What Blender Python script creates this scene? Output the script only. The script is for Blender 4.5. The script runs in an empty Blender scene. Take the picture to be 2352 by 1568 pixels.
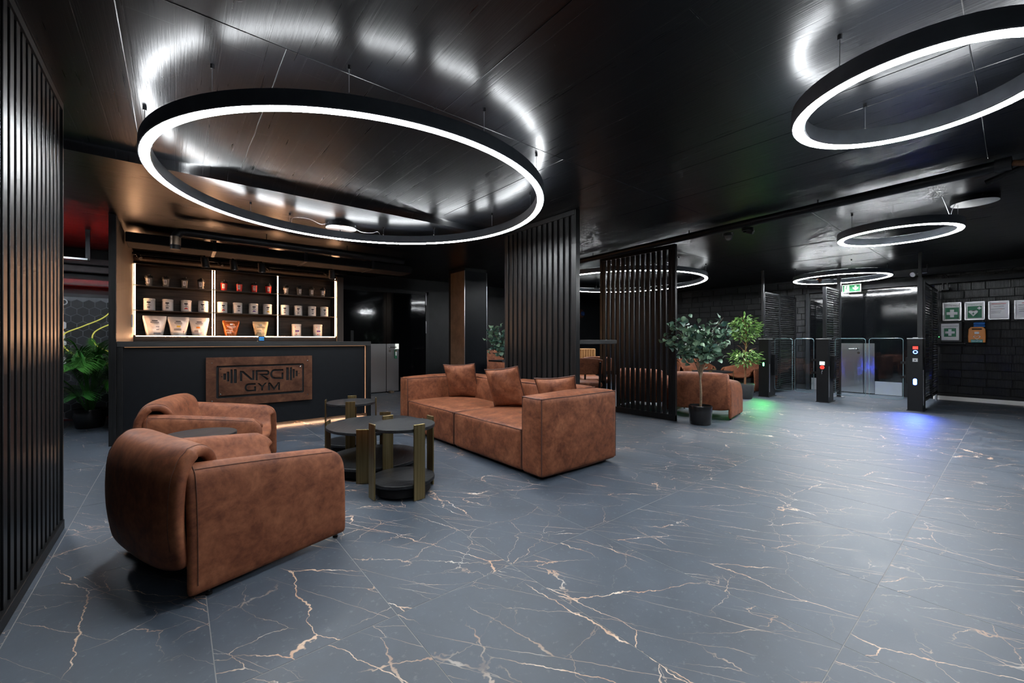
import bpy, bmesh, math, random
from mathutils import Vector, Matrix
# ---------------------------------------------------------------- camera, world, exposure
SC = bpy.context.scene
COL = SC.collection
CAM_H = 1.12
YAW = math.radians(39.17)
cam_d = bpy.data.cameras.new('camera')
cam_d.sensor_width = 36.0
cam_d.lens = 949.0 / 2352.0 * 36.0
cam_d.shift_y = -1.0 / 2352.0
cam_d.clip_start = 0.05
cam = bpy.data.objects.new('camera', cam_d)
cam.location = (0, 0, CAM_H)
cam.rotation_euler = (math.radians(90), 0, -YAW)
COL.objects.link(cam)
SC.camera = cam
W = bpy.data.worlds.new('world')
SC.world = W
W.use_nodes = True
W.node_tree.nodes['Background'].inputs[0].default_value = (0.5, 0.7, 1.0, 1)
W.node_tree.nodes['Background'].inputs[1].default_value = 0.003
SC.view_settings.view_transform = 'Standard'
SC.view_settings.look = 'None'
SC.view_settings.exposure = 0.0
SC.view_settings.gamma = 1.0
SC.view_settings.use_curve_mapping = False
SC.cycles.use_denoising = True
SC.cycles.use_light_tree = False
SC.cycles.max_bounces = 4
SC.cycles.diffuse_bounces = 2
SC.cycles.glossy_bounces = 3
SC.cycles.transparent_max_bounces = 10
SC.cycles.use_adaptive_sampling = True
SC.cycles.adaptive_threshold = 0.15
SC.cycles.adaptive_min_samples = 16
SC.cycles.sample_clamp_indirect = 6.0
SC.cycles.caustics_reflective = False
SC.cycles.caustics_refractive = False
LED = 115.0          # radiance of the ring diffusers
LED_UP = 54.0       # radiance of the indirect strips on top of the rings
LED_COL = (0.93, 0.97, 1.0)
WARM = 72.0         # radiance of the warm shelf strips
WARM_COL = (1.0, 0.52, 0.27)
CEIL = 2.54
CEIL2 = 2.48
R = math.radians
RND = random.Random(7)
# ---------------------------------------------------------------- mesh builder
class MB:
    def __init__(s):
        s.v = []; s.f = []; s.sm = []
    def add(s, vs, fs, smooth=False):
        n = len(s.v)
        s.v += [tuple(v) for v in vs]
        s.f += [tuple(i + n for i in f) for f in fs]
        s.sm += [smooth] * len(fs)
        return s
    def box(s, x0, x1, y0, y1, z0, z1, M=None):
        vs = [(x, y, z) for x in (x0, x1) for y in (y0, y1) for z in (z0, z1)]
        if M is not None: vs = [tuple(M @ Vector(v)) for v in vs]
        return s.add(vs, [(0, 1, 3, 2), (4, 6, 7, 5), (0, 4, 5, 1), (2, 3, 7, 6), (0, 2, 6, 4), (1, 5, 7, 3)])
    def cbox(s, c, d, M=None):
        return s.box(c[0]-d[0]/2, c[0]+d[0]/2, c[1]-d[1]/2, c[1]+d[1]/2, c[2]-d[2]/2, c[2]+d[2]/2, M)
    def cyl(s, p0, p1, r0, r1=None, n=16, smooth=True):
        r1 = r0 if r1 is None else r1
        p0 = Vector(p0); p1 = Vector(p1); d = (p1 - p0).normalized()
        a = d.orthogonal().normalized(); b = d.cross(a)
        vs = []
        for p, r in ((p0, r0), (p1, r1)):
            vs += [p + (a*math.cos(2*math.pi*i/n) + b*math.sin(2*math.pi*i/n))*r for i in range(n)]
        s.add(vs, [(i, (i+1) % n, n+(i+1) % n, n+i) for i in range(n)], smooth)
        m = len(s.v) - 2*n
        s.f += [tuple(m+i for i in range(n))[::-1], tuple(m+n+i for i in range(n))]
        s.sm += [False, False]
        return s
    def tube(s, pts, r, n=8, closed=False, smooth=True):
        P = [Vector(p) for p in pts]; m = len(P); vs = []
        rr = r if isinstance(r, (list, tuple)) else [r]*m
        up = None
        for i in range(m):
            if closed: t = P[(i+1) % m] - P[i-1]
            else: t = P[min(i+1, m-1)] - P[max(i-1, 0)]
            t.normalize()
            if up is None: up = t.orthogonal().normalized()
            a = (up - t*up.dot(t))
            a = a.normalized() if a.length > 1e-6 else t.orthogonal().normalized()
            up = a; b = t.cross(a)
            vs += [P[i] + (a*math.cos(2*math.pi*k/n) + b*math.sin(2*math.pi*k/n))*rr[i] for k in range(n)]
        fs = []
        for i in range(m if closed else m-1):
            j = (i+1) % m
            fs += [(i*n+k, i*n+(k+1) % n, j*n+(k+1) % n, j*n+k) for k in range(n)]
        s.add(vs, fs, smooth)
        if not closed:
            o = len(s.v) - m*n
            s.f += [tuple(o+k for k in range(n))[::-1], tuple(o+(m-1)*n+k for k in range(n))]
            s.sm += [False, False]
        return s
    def lathe(s, prof, c=(0, 0, 0), n=32, a0=0.0, a1=360.0, smooth=True, closed=False):
        full = abs(a1 - a0) > 359.9
        m = n if full else n+1
        vs = []
        for i in range(m):
            a = R(a0 + (a1-a0)*i/n)
            vs += [(c[0]+r*math.cos(a), c[1]+r*math.sin(a), c[2]+z) for r, z in prof]
        k = len(prof); fs = []
        for i in range(n):
            j = (i+1) % m
            for q in range(k if closed else k-1):
                q2 = (q+1) % k
                fs.append((i*k+q, j*k+q, j*k+q2, i*k+q2))
        s.add(vs, fs, smooth)
        if not full and closed:
            o = len(s.v) - m*k
            s.f += [tuple(o+q for q in range(k)), tuple(o+(m-1)*k+q for q in range(k))[::-1]]
            s.sm += [False, False]
        return s
    def grid(s, fn, nu, nv, smooth=True, cu=False):
        vs = [fn(u/(nu if cu else nu), v/nv) for u in range(nu if cu else nu+1) for v in range(nv+1)]
        m = nv+1; fs = []
        for u in range(nu):
            u2 = (u+1) % nu if cu else u+1
            for v in range(nv):
                fs.append((u*m+v, u2*m+v, u2*m+v+1, u*m+v+1))
        return s.add(vs, fs, smooth)
    def prism(s, poly, fn, h0, h1):
        n = len(poly)
        s.add([fn(a, b, h0) for a, b in poly] + [fn(a, b, h1) for a, b in poly],
              [tuple(range(n))[::-1], tuple(range(n, 2*n))] + [(i, (i+1) % n, n+(i+1) % n, n+i) for i in range(n)])
        return s
    def mesh(s, name, mat):
        me = bpy.data.meshes.new(name)
        me.from_pydata(s.v, [], s.f)
        me.polygons.foreach_set('use_smooth', s.sm)
        bm = bmesh.new(); bm.from_mesh(me)
        bmesh.ops.recalc_face_normals(bm, faces=bm.faces)
        bm.to_mesh(me); bm.free()
        if any(s.sm): me.set_sharp_from_angle(angle=R(38))
        if mat: me.materials.append(mat)
        return me
    def build(s, name, mat, parent=None, bevel=0, seg=2, loc=None, rz=None, solid=0, sub=0, weld=False):
        me = s.mesh(name, mat)
        if weld:
            bm = bmesh.new(); bm.from_mesh(me)
            bmesh.ops.remove_doubles(bm, verts=bm.verts, dist=1e-4)
            bmesh.ops.recalc_face_normals(bm, faces=bm.faces)
            bm.to_mesh(me); bm.free()
            me.set_sharp_from_angle(angle=R(60))
        return put(name, me, parent, bevel, seg, loc, rz, solid, sub)
def put(name, me, parent=None, bevel=0, seg=2, loc=None, rz=None, solid=0, sub=0):
    o = bpy.data.objects.new(name, me)
    COL.objects.link(o)
    if parent is not None: o.parent = parent
    if loc is not None: o.location = loc
    if rz is not None: o.rotation_euler = (0, 0, rz)
    if solid:
        m = o.modifiers.new('solid', 'SOLIDIFY'); m.thickness = solid; m.offset = -1; m.use_even_offset = False
    if bevel:
        m = o.modifiers.new('bevel', 'BEVEL'); m.width = bevel; m.segments = seg; m.limit_method = 'ANGLE'; m.angle_limit = R(35)
    if sub:
        m = o.modifiers.new('sub', 'SUBSURF'); m.levels = sub; m.render_levels = sub
    return o
def tag(o, label, cat, group=None):
    o['label'] = label; o['category'] = cat
    if group: o['group'] = group
    return o
def thing(name, label, cat, loc=(0, 0, 0), rz=0.0, group=None):
    o = bpy.data.objects.new(name, None)
    COL.objects.link(o)
    o.empty_display_size = 0.1
    o.location = loc; o.rotation_euler = (0, 0, rz)
    return tag(o, label, cat, group)
def struct(o):
    o['kind'] = 'structure'
    return o
def stuff(o):
    o['kind'] = 'stuff'
    return o
def copy_tree(o, parent=None):
    c = o.copy(); COL.objects.link(c)
    c.parent = parent
    for ch in o.children: copy_tree(ch, c)
    return c
def crom(pts, n):
    """Catmull-Rom through pts, n samples per span"""
    P = [Vector(p) for p in pts]; out = []
    for i in range(len(P)-1):
        a = P[max(i-1, 0)]; b = P[i]; c = P[i+1]; d = P[min(i+2, len(P)-1)]
        for k in range(n):
            t = k/n
            out.append(0.5*((2*b) + (c-a)*t + (2*a-5*b+4*c-d)*t*t + (3*b-a-3*c+d)*t**3))
    out.append(P[-1])
    return out
def curve_mesh(polys, depth, bevel=0.0):
    """flat plate with holes: even-odd fill of 2D polygons, extruded; lies in the local XY plane, centred on z=0"""
    cu = bpy.data.curves.new('outline', 'CURVE')
    cu.dimensions = '2D'; cu.fill_mode = 'BOTH'; cu.extrude = depth/2; cu.bevel_depth = bevel
    for p in polys:
        sp = cu.splines.new('POLY'); sp.points.add(len(p)-1)
        for q, (a, b) in zip(sp.points, p): q.co = (a, b, 0, 1)
        sp.use_cyclic_u = True
    o = bpy.data.objects.new('outline', cu); COL.objects.link(o)
    bpy.context.view_layer.update()
    me = bpy.data.meshes.new_from_object(o.evaluated_get(bpy.context.evaluated_depsgraph_get()))
    bpy.data.objects.remove(o); bpy.data.curves.remove(cu)
    return me
def text_mesh(txt, size, depth=0.001, align='CENTER', shear=0.0, bold=0.0):
    cu = bpy.data.curves.new('lettering', 'FONT')
    cu.body = txt; cu.size = size; cu.extrude = depth/2; cu.align_x = align; cu.align_y = 'CENTER'; cu.shear = shear; cu.offset = bold
    o = bpy.data.objects.new('lettering', cu); COL.objects.link(o)
    bpy.context.view_layer.update()
    me = bpy.data.meshes.new_from_object(o.evaluated_get(bpy.context.evaluated_depsgraph_get()))
    bpy.data.objects.remove(o); bpy.data.curves.remove(cu)
    return me
def put_flat(name, me, mat, parent, loc, rot):
    me.materials.clear(); me.materials.append(mat)
    o = put(name, me, parent, loc=loc); o.rotation_euler = rot
    return o
FACE_NX = (R(90), 0, R(-90))    # flat artwork facing -X
FACE_NY = (R(90), 0, 0)         # flat artwork facing -Y
def rrect(x0, x1, y0, y1, r, n=5):
    out = []
    for cx, cy, a in ((x1-r, y1-r, 0), (x0+r, y1-r, 90), (x0+r, y0+r, 180), (x1-r, y0+r, 270)):
        out += [(cx+r*math.cos(R(a+90*i/n)), cy+r*math.sin(R(a+90*i/n))) for i in range(n+1)]
    return out
# ---------------------------------------------------------------- materials
class NT:
    def __init__(s, name):
        s.m = bpy.data.materials.new(name); s.m.use_nodes = True
        s.t = s.m.node_tree; s.b = s.t.nodes['Principled BSDF']; s.out = s.t.nodes['Material Output']
    def n(s, typ, **kw):
        x = s.t.nodes.new(typ)
        for k, v in kw.items():
            if k == 'i':
                for a, b in v.items(): x.inputs[a].default_value = b
            else: setattr(x, k, v)
        return x
    def l(s, a, b): s.t.links.new(a, b)
    def coord(s, scale=(1, 1, 1), obj=True, rnd=False):
        tc = s.n('ShaderNodeTexCoord'); mp = s.n('ShaderNodeMapping', i={'Scale': scale})
        if rnd:
            oi = s.n('ShaderNodeObjectInfo'); vm = s.n('ShaderNodeVectorMath', operation='MULTIPLY_ADD')
            vm.inputs[1].default_value = (37.0, 53.0, 71.0)
            s.l(oi.outputs['Random'], vm.inputs[0]); s.l(tc.outputs['Object'], vm.inputs[2]); s.l(vm.outputs[0], mp.inputs['Vector'])
        elif obj: s.l(tc.outputs['Object'], mp.inputs['Vector'])
        else:
            g = s.n('ShaderNodeNewGeometry'); s.l(g.outputs['Position'], mp.inputs['Vector'])
        return mp.outputs[0]
    def noise(s, vec, scale, detail=3.0, rough=0.55, dist=0.0):
        x = s.n('ShaderNodeTexNoise', i={'Scale': scale, 'Detail': detail, 'Roughness': rough, 'Distortion': dist})
        if vec is not None: s.l(vec, x.inputs['Vector'])
        return x.outputs['Fac']
    def ramp(s, fac, stops):
        x = s.n('ShaderNodeValToRGB'); cr = x.color_ramp
        while len(cr.elements) < len(stops): cr.elements.new(0.5)
        for e, (p, c) in zip(cr.elements, stops):
            e.position = p; e.color = (c[0], c[1], c[2], 1) if isinstance(c, (tuple, list)) else (c, c, c, 1)
        s.l(fac, x.inputs[0]); return x.outputs[0]
    def math(s, op, a, b=None, c=None):
        x = s.n('ShaderNodeMath', operation=op)
        for i, v in enumerate((a, b, c)):
            if v is None: continue
            if isinstance(v, (int, float)): x.inputs[i].default_value = v
            else: s.l(v, x.inputs[i])
        return x.outputs[0]
    def mix(s, fac, a, b):
        x = s.n('ShaderNodeMix', data_type='RGBA')
        for i, v in ((0, fac), (6, a), (7, b)):
            if isinstance(v, (int, float)): x.inputs[i].default_value = v
            elif isinstance(v, tuple): x.inputs[i].default_value = (*v, 1)
            else: s.l(v, x.inputs[i])
        return x.outputs[2]
    def bump(s, h, strength=0.3, dist=0.01):
        x = s.n('ShaderNodeBump', i={'Strength': strength, 'Distance': dist})
        s.l(h, x.inputs['Height']); s.l(x.outputs[0], s.b.inputs['Normal'])
    def set(s, col=None, rough=None, metal=None, spec=None, coat=None):
        for k, v in (('Base Color', col), ('Roughness', rough), ('Metallic', metal), ('Specular IOR Level', spec), ('Coat Weight', coat)):
            if v is None: continue
            if isinstance(v, tuple): s.b.inputs[k].default_value = (*v, 1)
            elif isinstance(v, (int, float)): s.b.inputs[k].default_value = v
            else: s.l(v, s.b.inputs[k])
        return s.m
def plain(name, col, rough=0.5, metal=0.0, spec=0.5, nz=0.12, scale=14.0):
    k = NT(name)
    f = k.noise(k.coord(), scale, 3.0)
    lo = tuple(c*(1-nz) for c in col); hi = tuple(min(1.0, c*(1+nz)) for c in col)
    c = k.ramp(f, [(0.3, lo), (0.7, hi)])
    return k.set(c, rough, metal, spec)
def emit(name, col, strength):
    k = NT(name)
    k.b.inputs['Base Color'].default_value = (*col, 1)
    k.b.inputs['Emission Color'].default_value = (*col, 1)
    k.b.inputs['Emission Strength'].default_value = strength
    return k.m
def wood(name, lo, hi, axis, rough=0.4, scale=6.0, bump=0.25, spec=0.4):
    k = NT(name)
    sc = [scale*4]*3; sc[axis] = scale*0.22
    v = k.coord(tuple(sc), rnd=True)
    w = k.noise(v, 1.0, 5.0, 0.6, 1.2)
    v2 = k.coord(tuple(x*3.5 for x in sc), rnd=True)
    g = k.noise(v2, 1.0, 2.0)
    mx = k.math('ADD', k.math('MULTIPLY', w, 0.65), k.math('MULTIPLY', g, 0.35))
    k.bump(mx, bump, 0.004)
    return k.set(k.ramp(mx, [(0.36, lo), (0.64, hi)]), rough, 0.0, spec)
M = {}
def make_materials():
    # floor tile: slate blue grey porcelain with copper veins, each tile its own cut of the pattern
    k = NT('tile')
    v = k.coord((1, 1, 1), rnd=True)
    cl = k.noise(v, 3.2, 6.0, 0.70)
    fine = k.noise(v, 38.0, 3.0, 0.7)
    base = k.ramp(cl, [(0.30, (0.021, 0.031, 0.046)), (0.52, (0.032, 0.046, 0.066)), (0.74, (0.046, 0.063, 0.087))])
    base = k.mix(k.math('MULTIPLY', k.ramp(fine, [(0.60, 0.0), (0.72, 1.0)]), 0.30), base, (0.15, 0.17, 0.19))
    mk = k.n('ShaderNodeTexNoise', i={'Scale': 1.9, 'Detail': 2.0, 'Roughness': 0.6}); k.l(v, mk.inputs['Vector'])
    sep = k.n('ShaderNodeSeparateColor'); k.l(mk.outputs['Color'], sep.inputs[0])
    wob = k.n('ShaderNodeTexNoise', i={'Scale': 6.0, 'Detail': 4.0, 'Roughness': 0.62}); k.l(v, wob.inputs['Vector'])
    wsc = k.ramp(k.noise(v, 4.0, 2.0), [(0.35, 0.25), (0.68, 1.0)])
    def veins(scale, rot, dist, width, m0, m1, ch):
        mr = k.n('ShaderNodeMapping', i={'Rotation': (0, 0, rot)}); k.l(v, mr.inputs['Vector'])
        mp = k.n('ShaderNodeMapping', i={'Scale': scale}); k.l(mr.outputs[0], mp.inputs['Vector'])
        vm = k.n('ShaderNodeVectorMath', operation='MULTIPLY_ADD'); vm.inputs[1].default_value = (dist, dist, dist)
        k.l(wob.outputs['Color'], vm.inputs[0]); k.l(mp.outputs[0], vm.inputs[2])
        vo = k.n('ShaderNodeTexVoronoi', feature='DISTANCE_TO_EDGE', i={'Scale': 1.0}); k.l(vm.outputs[0], vo.inputs['Vector'])
        line = k.math('SUBTRACT', 1.0, k.math('MINIMUM', k.math('DIVIDE', vo.outputs['Distance'], k.math('MULTIPLY', wsc, width)), 1.0))
        line = k.math('MINIMUM', k.math('MULTIPLY', line, 1.7), 1.0)
        return k.math('MULTIPLY', line, k.ramp(sep.outputs[ch], [(m0, 0.0), (m1, 1.0)]))
    a = veins((0.62, 2.3, 1), R(66), 0.13, 0.0062, 0.42, 0.54, 0)
    b = veins((1.1, 4.2, 1), R(52), 0.24, 0.0080, 0.46, 0.60, 1)
    c = veins((2.6, 3.6, 1), R(-15), 0.40, 0.0080, 0.50, 0.63, 2)
    d = veins((0.40, 3.4, 1), R(58), 0.07, 0.0052, 0.40, 0.56, 1)
    vein = k.math('MAXIMUM', k.math('MAXIMUM', a, k.math('MULTIPLY', d, 0.6)), k.math('MAXIMUM', k.math('MULTIPLY', b, 0.75), k.math('MULTIPLY', c, 0.6)))
    vcol = k.ramp(k.noise(v, 7.0, 2.0), [(0.35, (0.42, 0.24, 0.15)), (0.58, (0.58, 0.41, 0.29)), (0.72, (0.74, 0.65, 0.55))])
    col = k.mix(vein, base, vcol)
    k.bump(k.math('ADD', cl, k.math('MULTIPLY', fine, 0.3)), 0.10, 0.004)
    M['tile'] = k.set(col, k.ramp(cl, [(0.3, 0.50), (0.7, 0.60)]), 0.0, 0.8)
    M['grout'] = plain('grout', (0.21, 0.205, 0.20), 0.8)
    # ceiling: gloss black paint over board-marked concrete (boards along Y in the hall, along X over the bar)
    for nm, gs, rz in (('ceiling', (75.0, 1.6, 1.0), 90), ('ceiling_bar', (1.6, 60.0, 1.0), 0)):
        k = NT('gloss_paint_' + nm)
        v = k.coord(obj=False)
        mp = k.n('ShaderNodeMapping', i={'Scale': gs}); k.l(v, mp.inputs['Vector'])
        g = k.noise(mp.outputs[0], 1.0, 4.0, 0.6, 0.3)
        br = k.n('ShaderNodeTexBrick', offset=0.37, i={'Color1': (0.45, 0.45, 0.45, 1), 'Color2': (0.6, 0.6, 0.6, 1), 'Mortar': (0, 0, 0, 1), 'Scale': 1.0, 'Mortar Size': 0.004, 'Brick Width': 2.4, 'Row Height': 0.17})
        mp2 = k.n('ShaderNodeMapping', i={'Rotation': (0, 0, R(rz)), 'Location': (0.0, 0.0, 0.0)}); k.l(v, mp2.inputs['Vector']); k.l(mp2.outputs[0], br.inputs['Vector'])
        pits = k.ramp(k.noise(v, 26.0, 2.0, 0.5), [(0.73, 0.0), (0.76, 1.0)])
        b1 = k.n('ShaderNodeBump', i={'Strength': 0.8, 'Distance': 0.004}); k.l(br.outputs['Color'], b1.inputs['Height'])
        b2 = k.n('ShaderNodeBump', i={'Strength': 0.30, 'Distance': 0.003}); k.l(k.math('ADD', g, k.math('MULTIPLY', pits, 0.5)), b2.inputs['Height'])
        k.l(b1.outputs[0], b2.inputs['Normal']); k.l(b2.outputs[0], k.b.inputs['Normal'])
        M[nm] = k.set((0.0030, 0.0035, 0.0045), k.ramp(g, [(0.3, 0.27), (0.7, 0.33)]), 0.0, 0.26)
    M['slat'] = wood('black_stained_oak', (0.003, 0.0033, 0.0038), (0.012, 0.0126, 0.0135), 2, 0.33, 6.0, 0.22, 0.30)
    M['board'] = wood('black_stained_board', (0.006, 0.0063, 0.007), (0.022, 0.022, 0.023), 0, 0.45)
    M['shelf_back'] = wood('smoked_oak', (0.012, 0.009, 0.007), (0.050, 0.038, 0.029), 0, 0.5, 5.0, 0.3, 0.25)
    M['side_board'] = wood('dark_side_board', (0.05, 0.042, 0.036), (0.10, 0.085, 0.075), 2, 0.5)
    M['void'] = plain('black_felt', (0.004, 0.004, 0.005), 0.9)
    M['black'] = plain('black_powder_coat', (0.0045, 0.005, 0.006), 0.42, 0.0, 0.25)
    M['front'] = plain('black_laminate', (0.005, 0.006, 0.008), 0.42, 0.0, 0.22)
    M['graphite'] = plain('graphite_plastic', (0.015, 0.0165, 0.019), 0.5, 0.0, 0.3)
    k = NT('gloss_black_wall')
    v = k.coord(obj=False)
    k.bump(k.noise(v, 9.0, 3.0, 0.6), 0.05, 0.01)
    M['gloss'] = k.set((0.002, 0.0024, 0.003), 0.07, 0.0, 0.5)
    k = NT('black_plaster')
    v = k.coord(obj=False)
    h = k.noise(v, 5.0, 6.0, 0.7)
    k.bump(h, 0.25, 0.01)
    M['plaster'] = k.set(k.ramp(h, [(0.3, (0.003, 0.0034, 0.0042)), (0.7, (0.007, 0.0078, 0.009))]), 0.42, 0.0, 0.22)
    # ribbed clay block, painted black
    k = NT('black_brick')
    v = k.coord(rnd=True)
    wv = k.n('ShaderNodeTexWave', wave_type='BANDS', bands_direction='Y', i={'Scale': 28.0, 'Distortion': 0.6, 'Detail': 1.0}); k.l(v, wv.inputs['Vector'])
    k.bump(k.math('ADD', k.math('MULTIPLY', wv.outputs['Fac'], 0.6), k.noise(v, 30.0, 4.0)), 0.6, 0.006)
    oi = k.n('ShaderNodeObjectInfo')
    M['brick'] = k.set(k.ramp(oi.outputs['Random'], [(0.0, (0.0035, 0.004, 0.005)), (1.0, (0.011, 0.012, 0.0135))]), 0.40, 0.0, 0.35)
    M['mortar'] = plain('black_mortar', (0.006, 0.006, 0.007), 0.8)
    # leather: nubuck brown with clouded pull-up marks
    k = NT('leather')
    v = k.coord(rnd=True)
    c1 = k.noise(v, 7.5, 7.0, 0.68, 0.5); c2 = k.noise(v, 34.0, 4.0, 0.6)
    mx = k.math('ADD', k.math('MULTIPLY', c1, 0.72), k.math('MULTIPLY', c2, 0.28))
    k.bump(k.noise(v, 420.0, 2.0, 0.6), 0.10, 0.002)
    M['leather'] = k.set(k.ramp(mx, [(0.34, (0.080, 0.025, 0.013)), (0.50, (0.178, 0.060, 0.029)), (0.68, (0.290, 0.112, 0.055))]), k.ramp(c1, [(0.3, 0.52), (0.7, 0.64)]), 0.0, 0.22)
    M['piping'] = plain('leather_piping', (0.075, 0.027, 0.016), 0.55)
    M['stitch'] = plain('stitching', (0.07, 0.026, 0.015), 0.7)
    k = NT('antique_brass')
    v = k.coord((60, 60, 1.2), rnd=True)
    g = k.noise(v, 1.0, 4.0)
    M['brass'] = k.set(k.ramp(g, [(0.3, (0.17, 0.125, 0.055)), (0.7, (0.30, 0.23, 0.115))]), 0.36, 1.0)
    M['table'] = wood('black_ash', (0.004, 0.0045, 0.0055), (0.026, 0.0275, 0.031), 0, 0.46, 8.0, 0.6, 0.22)
    k = NT('rusted_copper')
    v = k.coord()
    c1 = k.noise(v, 7.0, 7.0, 0.7, 0.5)
    M['copper'] = k.set(k.ramp(c1, [(0.30, (0.060, 0.026, 0.017)), (0.52, (0.13, 0.056, 0.033)), (0.74, (0.22, 0.10, 0.055))]), k.ramp(c1, [(0.3, 0.36), (0.7, 0.5)]), 0.75)
    k = NT('warm_toned_steel')  # brown tone; on the column it stands for warm shelf light
    v = k.coord(obj=False)
    c1 = k.noise(v, 4.0, 7.0, 0.7, 0.3)
    M['warm_steel'] = k.set(k.ramp(c1, [(0.3, (0.14, 0.10, 0.07)), (0.7, (0.26, 0.19, 0.135))]), 0.42, 0.7)
    M['dark_steel'] = plain('dark_blued_steel', (0.003, 0.004, 0.006), 0.35, 0.0, 0.12)
    k = NT('brushed_steel')
    v = k.coord((3, 3, 1100), obj=False)
    k.b.inputs['Anisotropic'].default_value = 0.85; k.b.inputs['Anisotropic Rotation'].default_value = 0.0
    tg = k.n('ShaderNodeTangent', direction_type='RADIAL', axis='Z'); k.l(tg.outputs[0], k.b.inputs['Tangent'])
    M['steel'] = k.set((0.60, 0.61, 0.63), k.ramp(k.noise(v, 1.0, 2.0), [(0.3, 0.29), (0.7, 0.35)]), 1.0)
    M['chrome'] = plain('chrome', (0.75, 0.76, 0.78), 0.15, 1.0, nz=0.02)
    M['alu'] = plain('anodised_aluminium', (0.62, 0.63, 0.65), 0.32, 0.9, nz=0.03)
    M['white'] = plain('white_plastic', (0.74, 0.73, 0.71), 0.42, nz=0.03)
    M['foil'] = plain('white_foil', (0.72, 0.71, 0.70), 0.24, 0.15, nz=0.05)
    M['paper'] = plain('paper', (0.80, 0.80, 0.82), 0.6, nz=0.02)
    M['ink'] = plain('black_ink', (0.02, 0.02, 0.025), 0.5)
    M['grey_ink'] = plain('grey_ink', (0.25, 0.25, 0.28), 0.5)
    M['red_ink'] = plain('red_ink', (0.55, 0.03, 0.03), 0.5)
    M['green_ink'] = plain('green_print', (0.01, 0.16, 0.075), 0.5)
    M['exit_green'] = emit('exit_green', (0.0, 0.22, 0.06), 0.35)
    M['exit_white'] = emit('exit_white', (0.9, 0.95, 0.88), 0.75)
    M['red'] = plain('red_plastic', (0.75, 0.02, 0.015), 0.3, nz=0.04)
    M['orange'] = plain('orange_plastic', (0.75, 0.24, 0.01), 0.4, nz=0.03)
    M['orange_foil'] = plain('brown_foil', (0.42, 0.11, 0.02), 0.25, 0.3)
    M['cream_foil'] = plain('cream_foil', (0.70, 0.55, 0.33), 0.28, 0.2)
    M['blue'] = plain('blue_fabric', (0.01, 0.12, 0.42), 0.6)
    M['teal'] = plain('teal_plastic', (0.0, 0.22, 0.16), 0.4)
    M['yellow_ink'] = plain('yellow_print', (0.75, 0.5, 0.05), 0.5)
    M['purple_ink'] = plain('purple_print', (0.10, 0.03, 0.25), 0.5)
    k = NT('smoke_plastic')
    k.b.inputs['Transmission Weight'].default_value = 0.65
    M['smoke'] = k.set((0.55, 0.5, 0.45), 0.12)
    k = NT('clear_glass')
    tb = k.n('ShaderNodeBsdfTransparent', i={'Color': (0.93, 0.97, 0.98, 1)})
    gl = k.n('ShaderNodeBsdfGlossy', i={'Color': (0.9, 0.95, 1.0, 1), 'Roughness': 0.02})
    fr = k.n('ShaderNodeFresnel', i={'IOR': 1.45}); mxs = k.n('ShaderNodeMixShader')
    k.l(fr.outputs[0], mxs.inputs[0]); k.l(tb.outputs[0], mxs.inputs[1]); k.l(gl.outputs[0], mxs.inputs[2]); k.l(mxs.outputs[0], k.out.inputs['Surface'])
    M['glass'] = k.m
    M['glass_edge'] = plain('glass_edge', (0.22, 0.33, 0.36), 0.25, 0.0, 0.8)
    M['led'] = emit('led_white', LED_COL, LED)
    M['led_up'] = emit('led_indirect', LED_COL, LED_UP)
    M['led_up_soft'] = emit('led_indirect_soft', LED_COL, LED_UP*0.12)
    M['added_gym_led'] = emit('added_gym_led', (0.85, 0.92, 1.0), 150.0)  # emitter of the lamp added out of view in the gym
    M['warm'] = emit('led_warm', WARM_COL, WARM)
    M['warm_low'] = emit('led_warm_soft', WARM_COL, 0.42)
    M['ring_body'] = plain('ring_body_bloom_grey', (0.085, 0.097, 0.115), 0.45)  # black housing, lightened to carry the LED bloom in its colour
    M['pot'] = plain('black_ceramic', (0.010, 0.010, 0.011), 0.22)
    M['pot_grey'] = plain('dark_grey_planter', (0.035, 0.037, 0.04), 0.6)
    M['soil'] = plain('soil', (0.02, 0.014, 0.01), 0.95, nz=0.4, scale=60)
    M['bark'] = plain('pale_bark', (0.17, 0.12, 0.075), 0.8, nz=0.3, scale=40)
    M['bark_red'] = plain('brown_bark', (0.20, 0.085, 0.035), 0.75, nz=0.3, scale=40)
    def leaf(name, a, b, rough):
        k = NT(name)
        oi = k.n('ShaderNodeObjectInfo')
        f = k.math('ADD', k.math('MULTIPLY', oi.outputs['Random'], 0.8), k.math('MULTIPLY', k.noise(k.coord(rnd=True), 9.0, 2.0), 0.2))
        return k.set(k.ramp(f, [(0.1, a), (0.9, b)]), rough)
    M['euca'] = leaf('eucalyptus_leaf', (0.040, 0.110, 0.095), (0.26, 0.40, 0.25), 0.42)
    M['ficus'] = leaf('ficus_leaf', (0.045, 0.16, 0.022), (0.36, 0.54, 0.16), 0.42)
    M['palm'] = leaf('palm_leaf', (0.012, 0.085, 0.010), (0.05, 0.19, 0.025), 0.45)
    M['hex'] = plain('charcoal_panel', (0.022, 0.023, 0.029), 0.5)
    M['hex_dark'] = plain('dark_charcoal_panel', (0.012, 0.013, 0.016), 0.5)
    M['hex_line'] = plain('grey_line', (0.22, 0.23, 0.25), 0.6)
    M['yellow'] = emit('yellow_neon', (0.62, 0.58, 0.12), 0.6)
    M['blue_led'] = emit('blue_led', (0.05, 0.15, 1.0), 30.0)
    M['rear_led'] = emit('rear_led', (0.03, 0.08, 1.0), 420.0)
    M['blue_soft'] = emit('blue_display', (0.03, 0.25, 0.7), 0.3)
    M['lens'] = plain('blue_coated_lens', (0.02, 0.04, 0.12), 0.1)
    M['green_led'] = emit('green_led', (0.05, 1.0, 0.12), 40.0)
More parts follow.
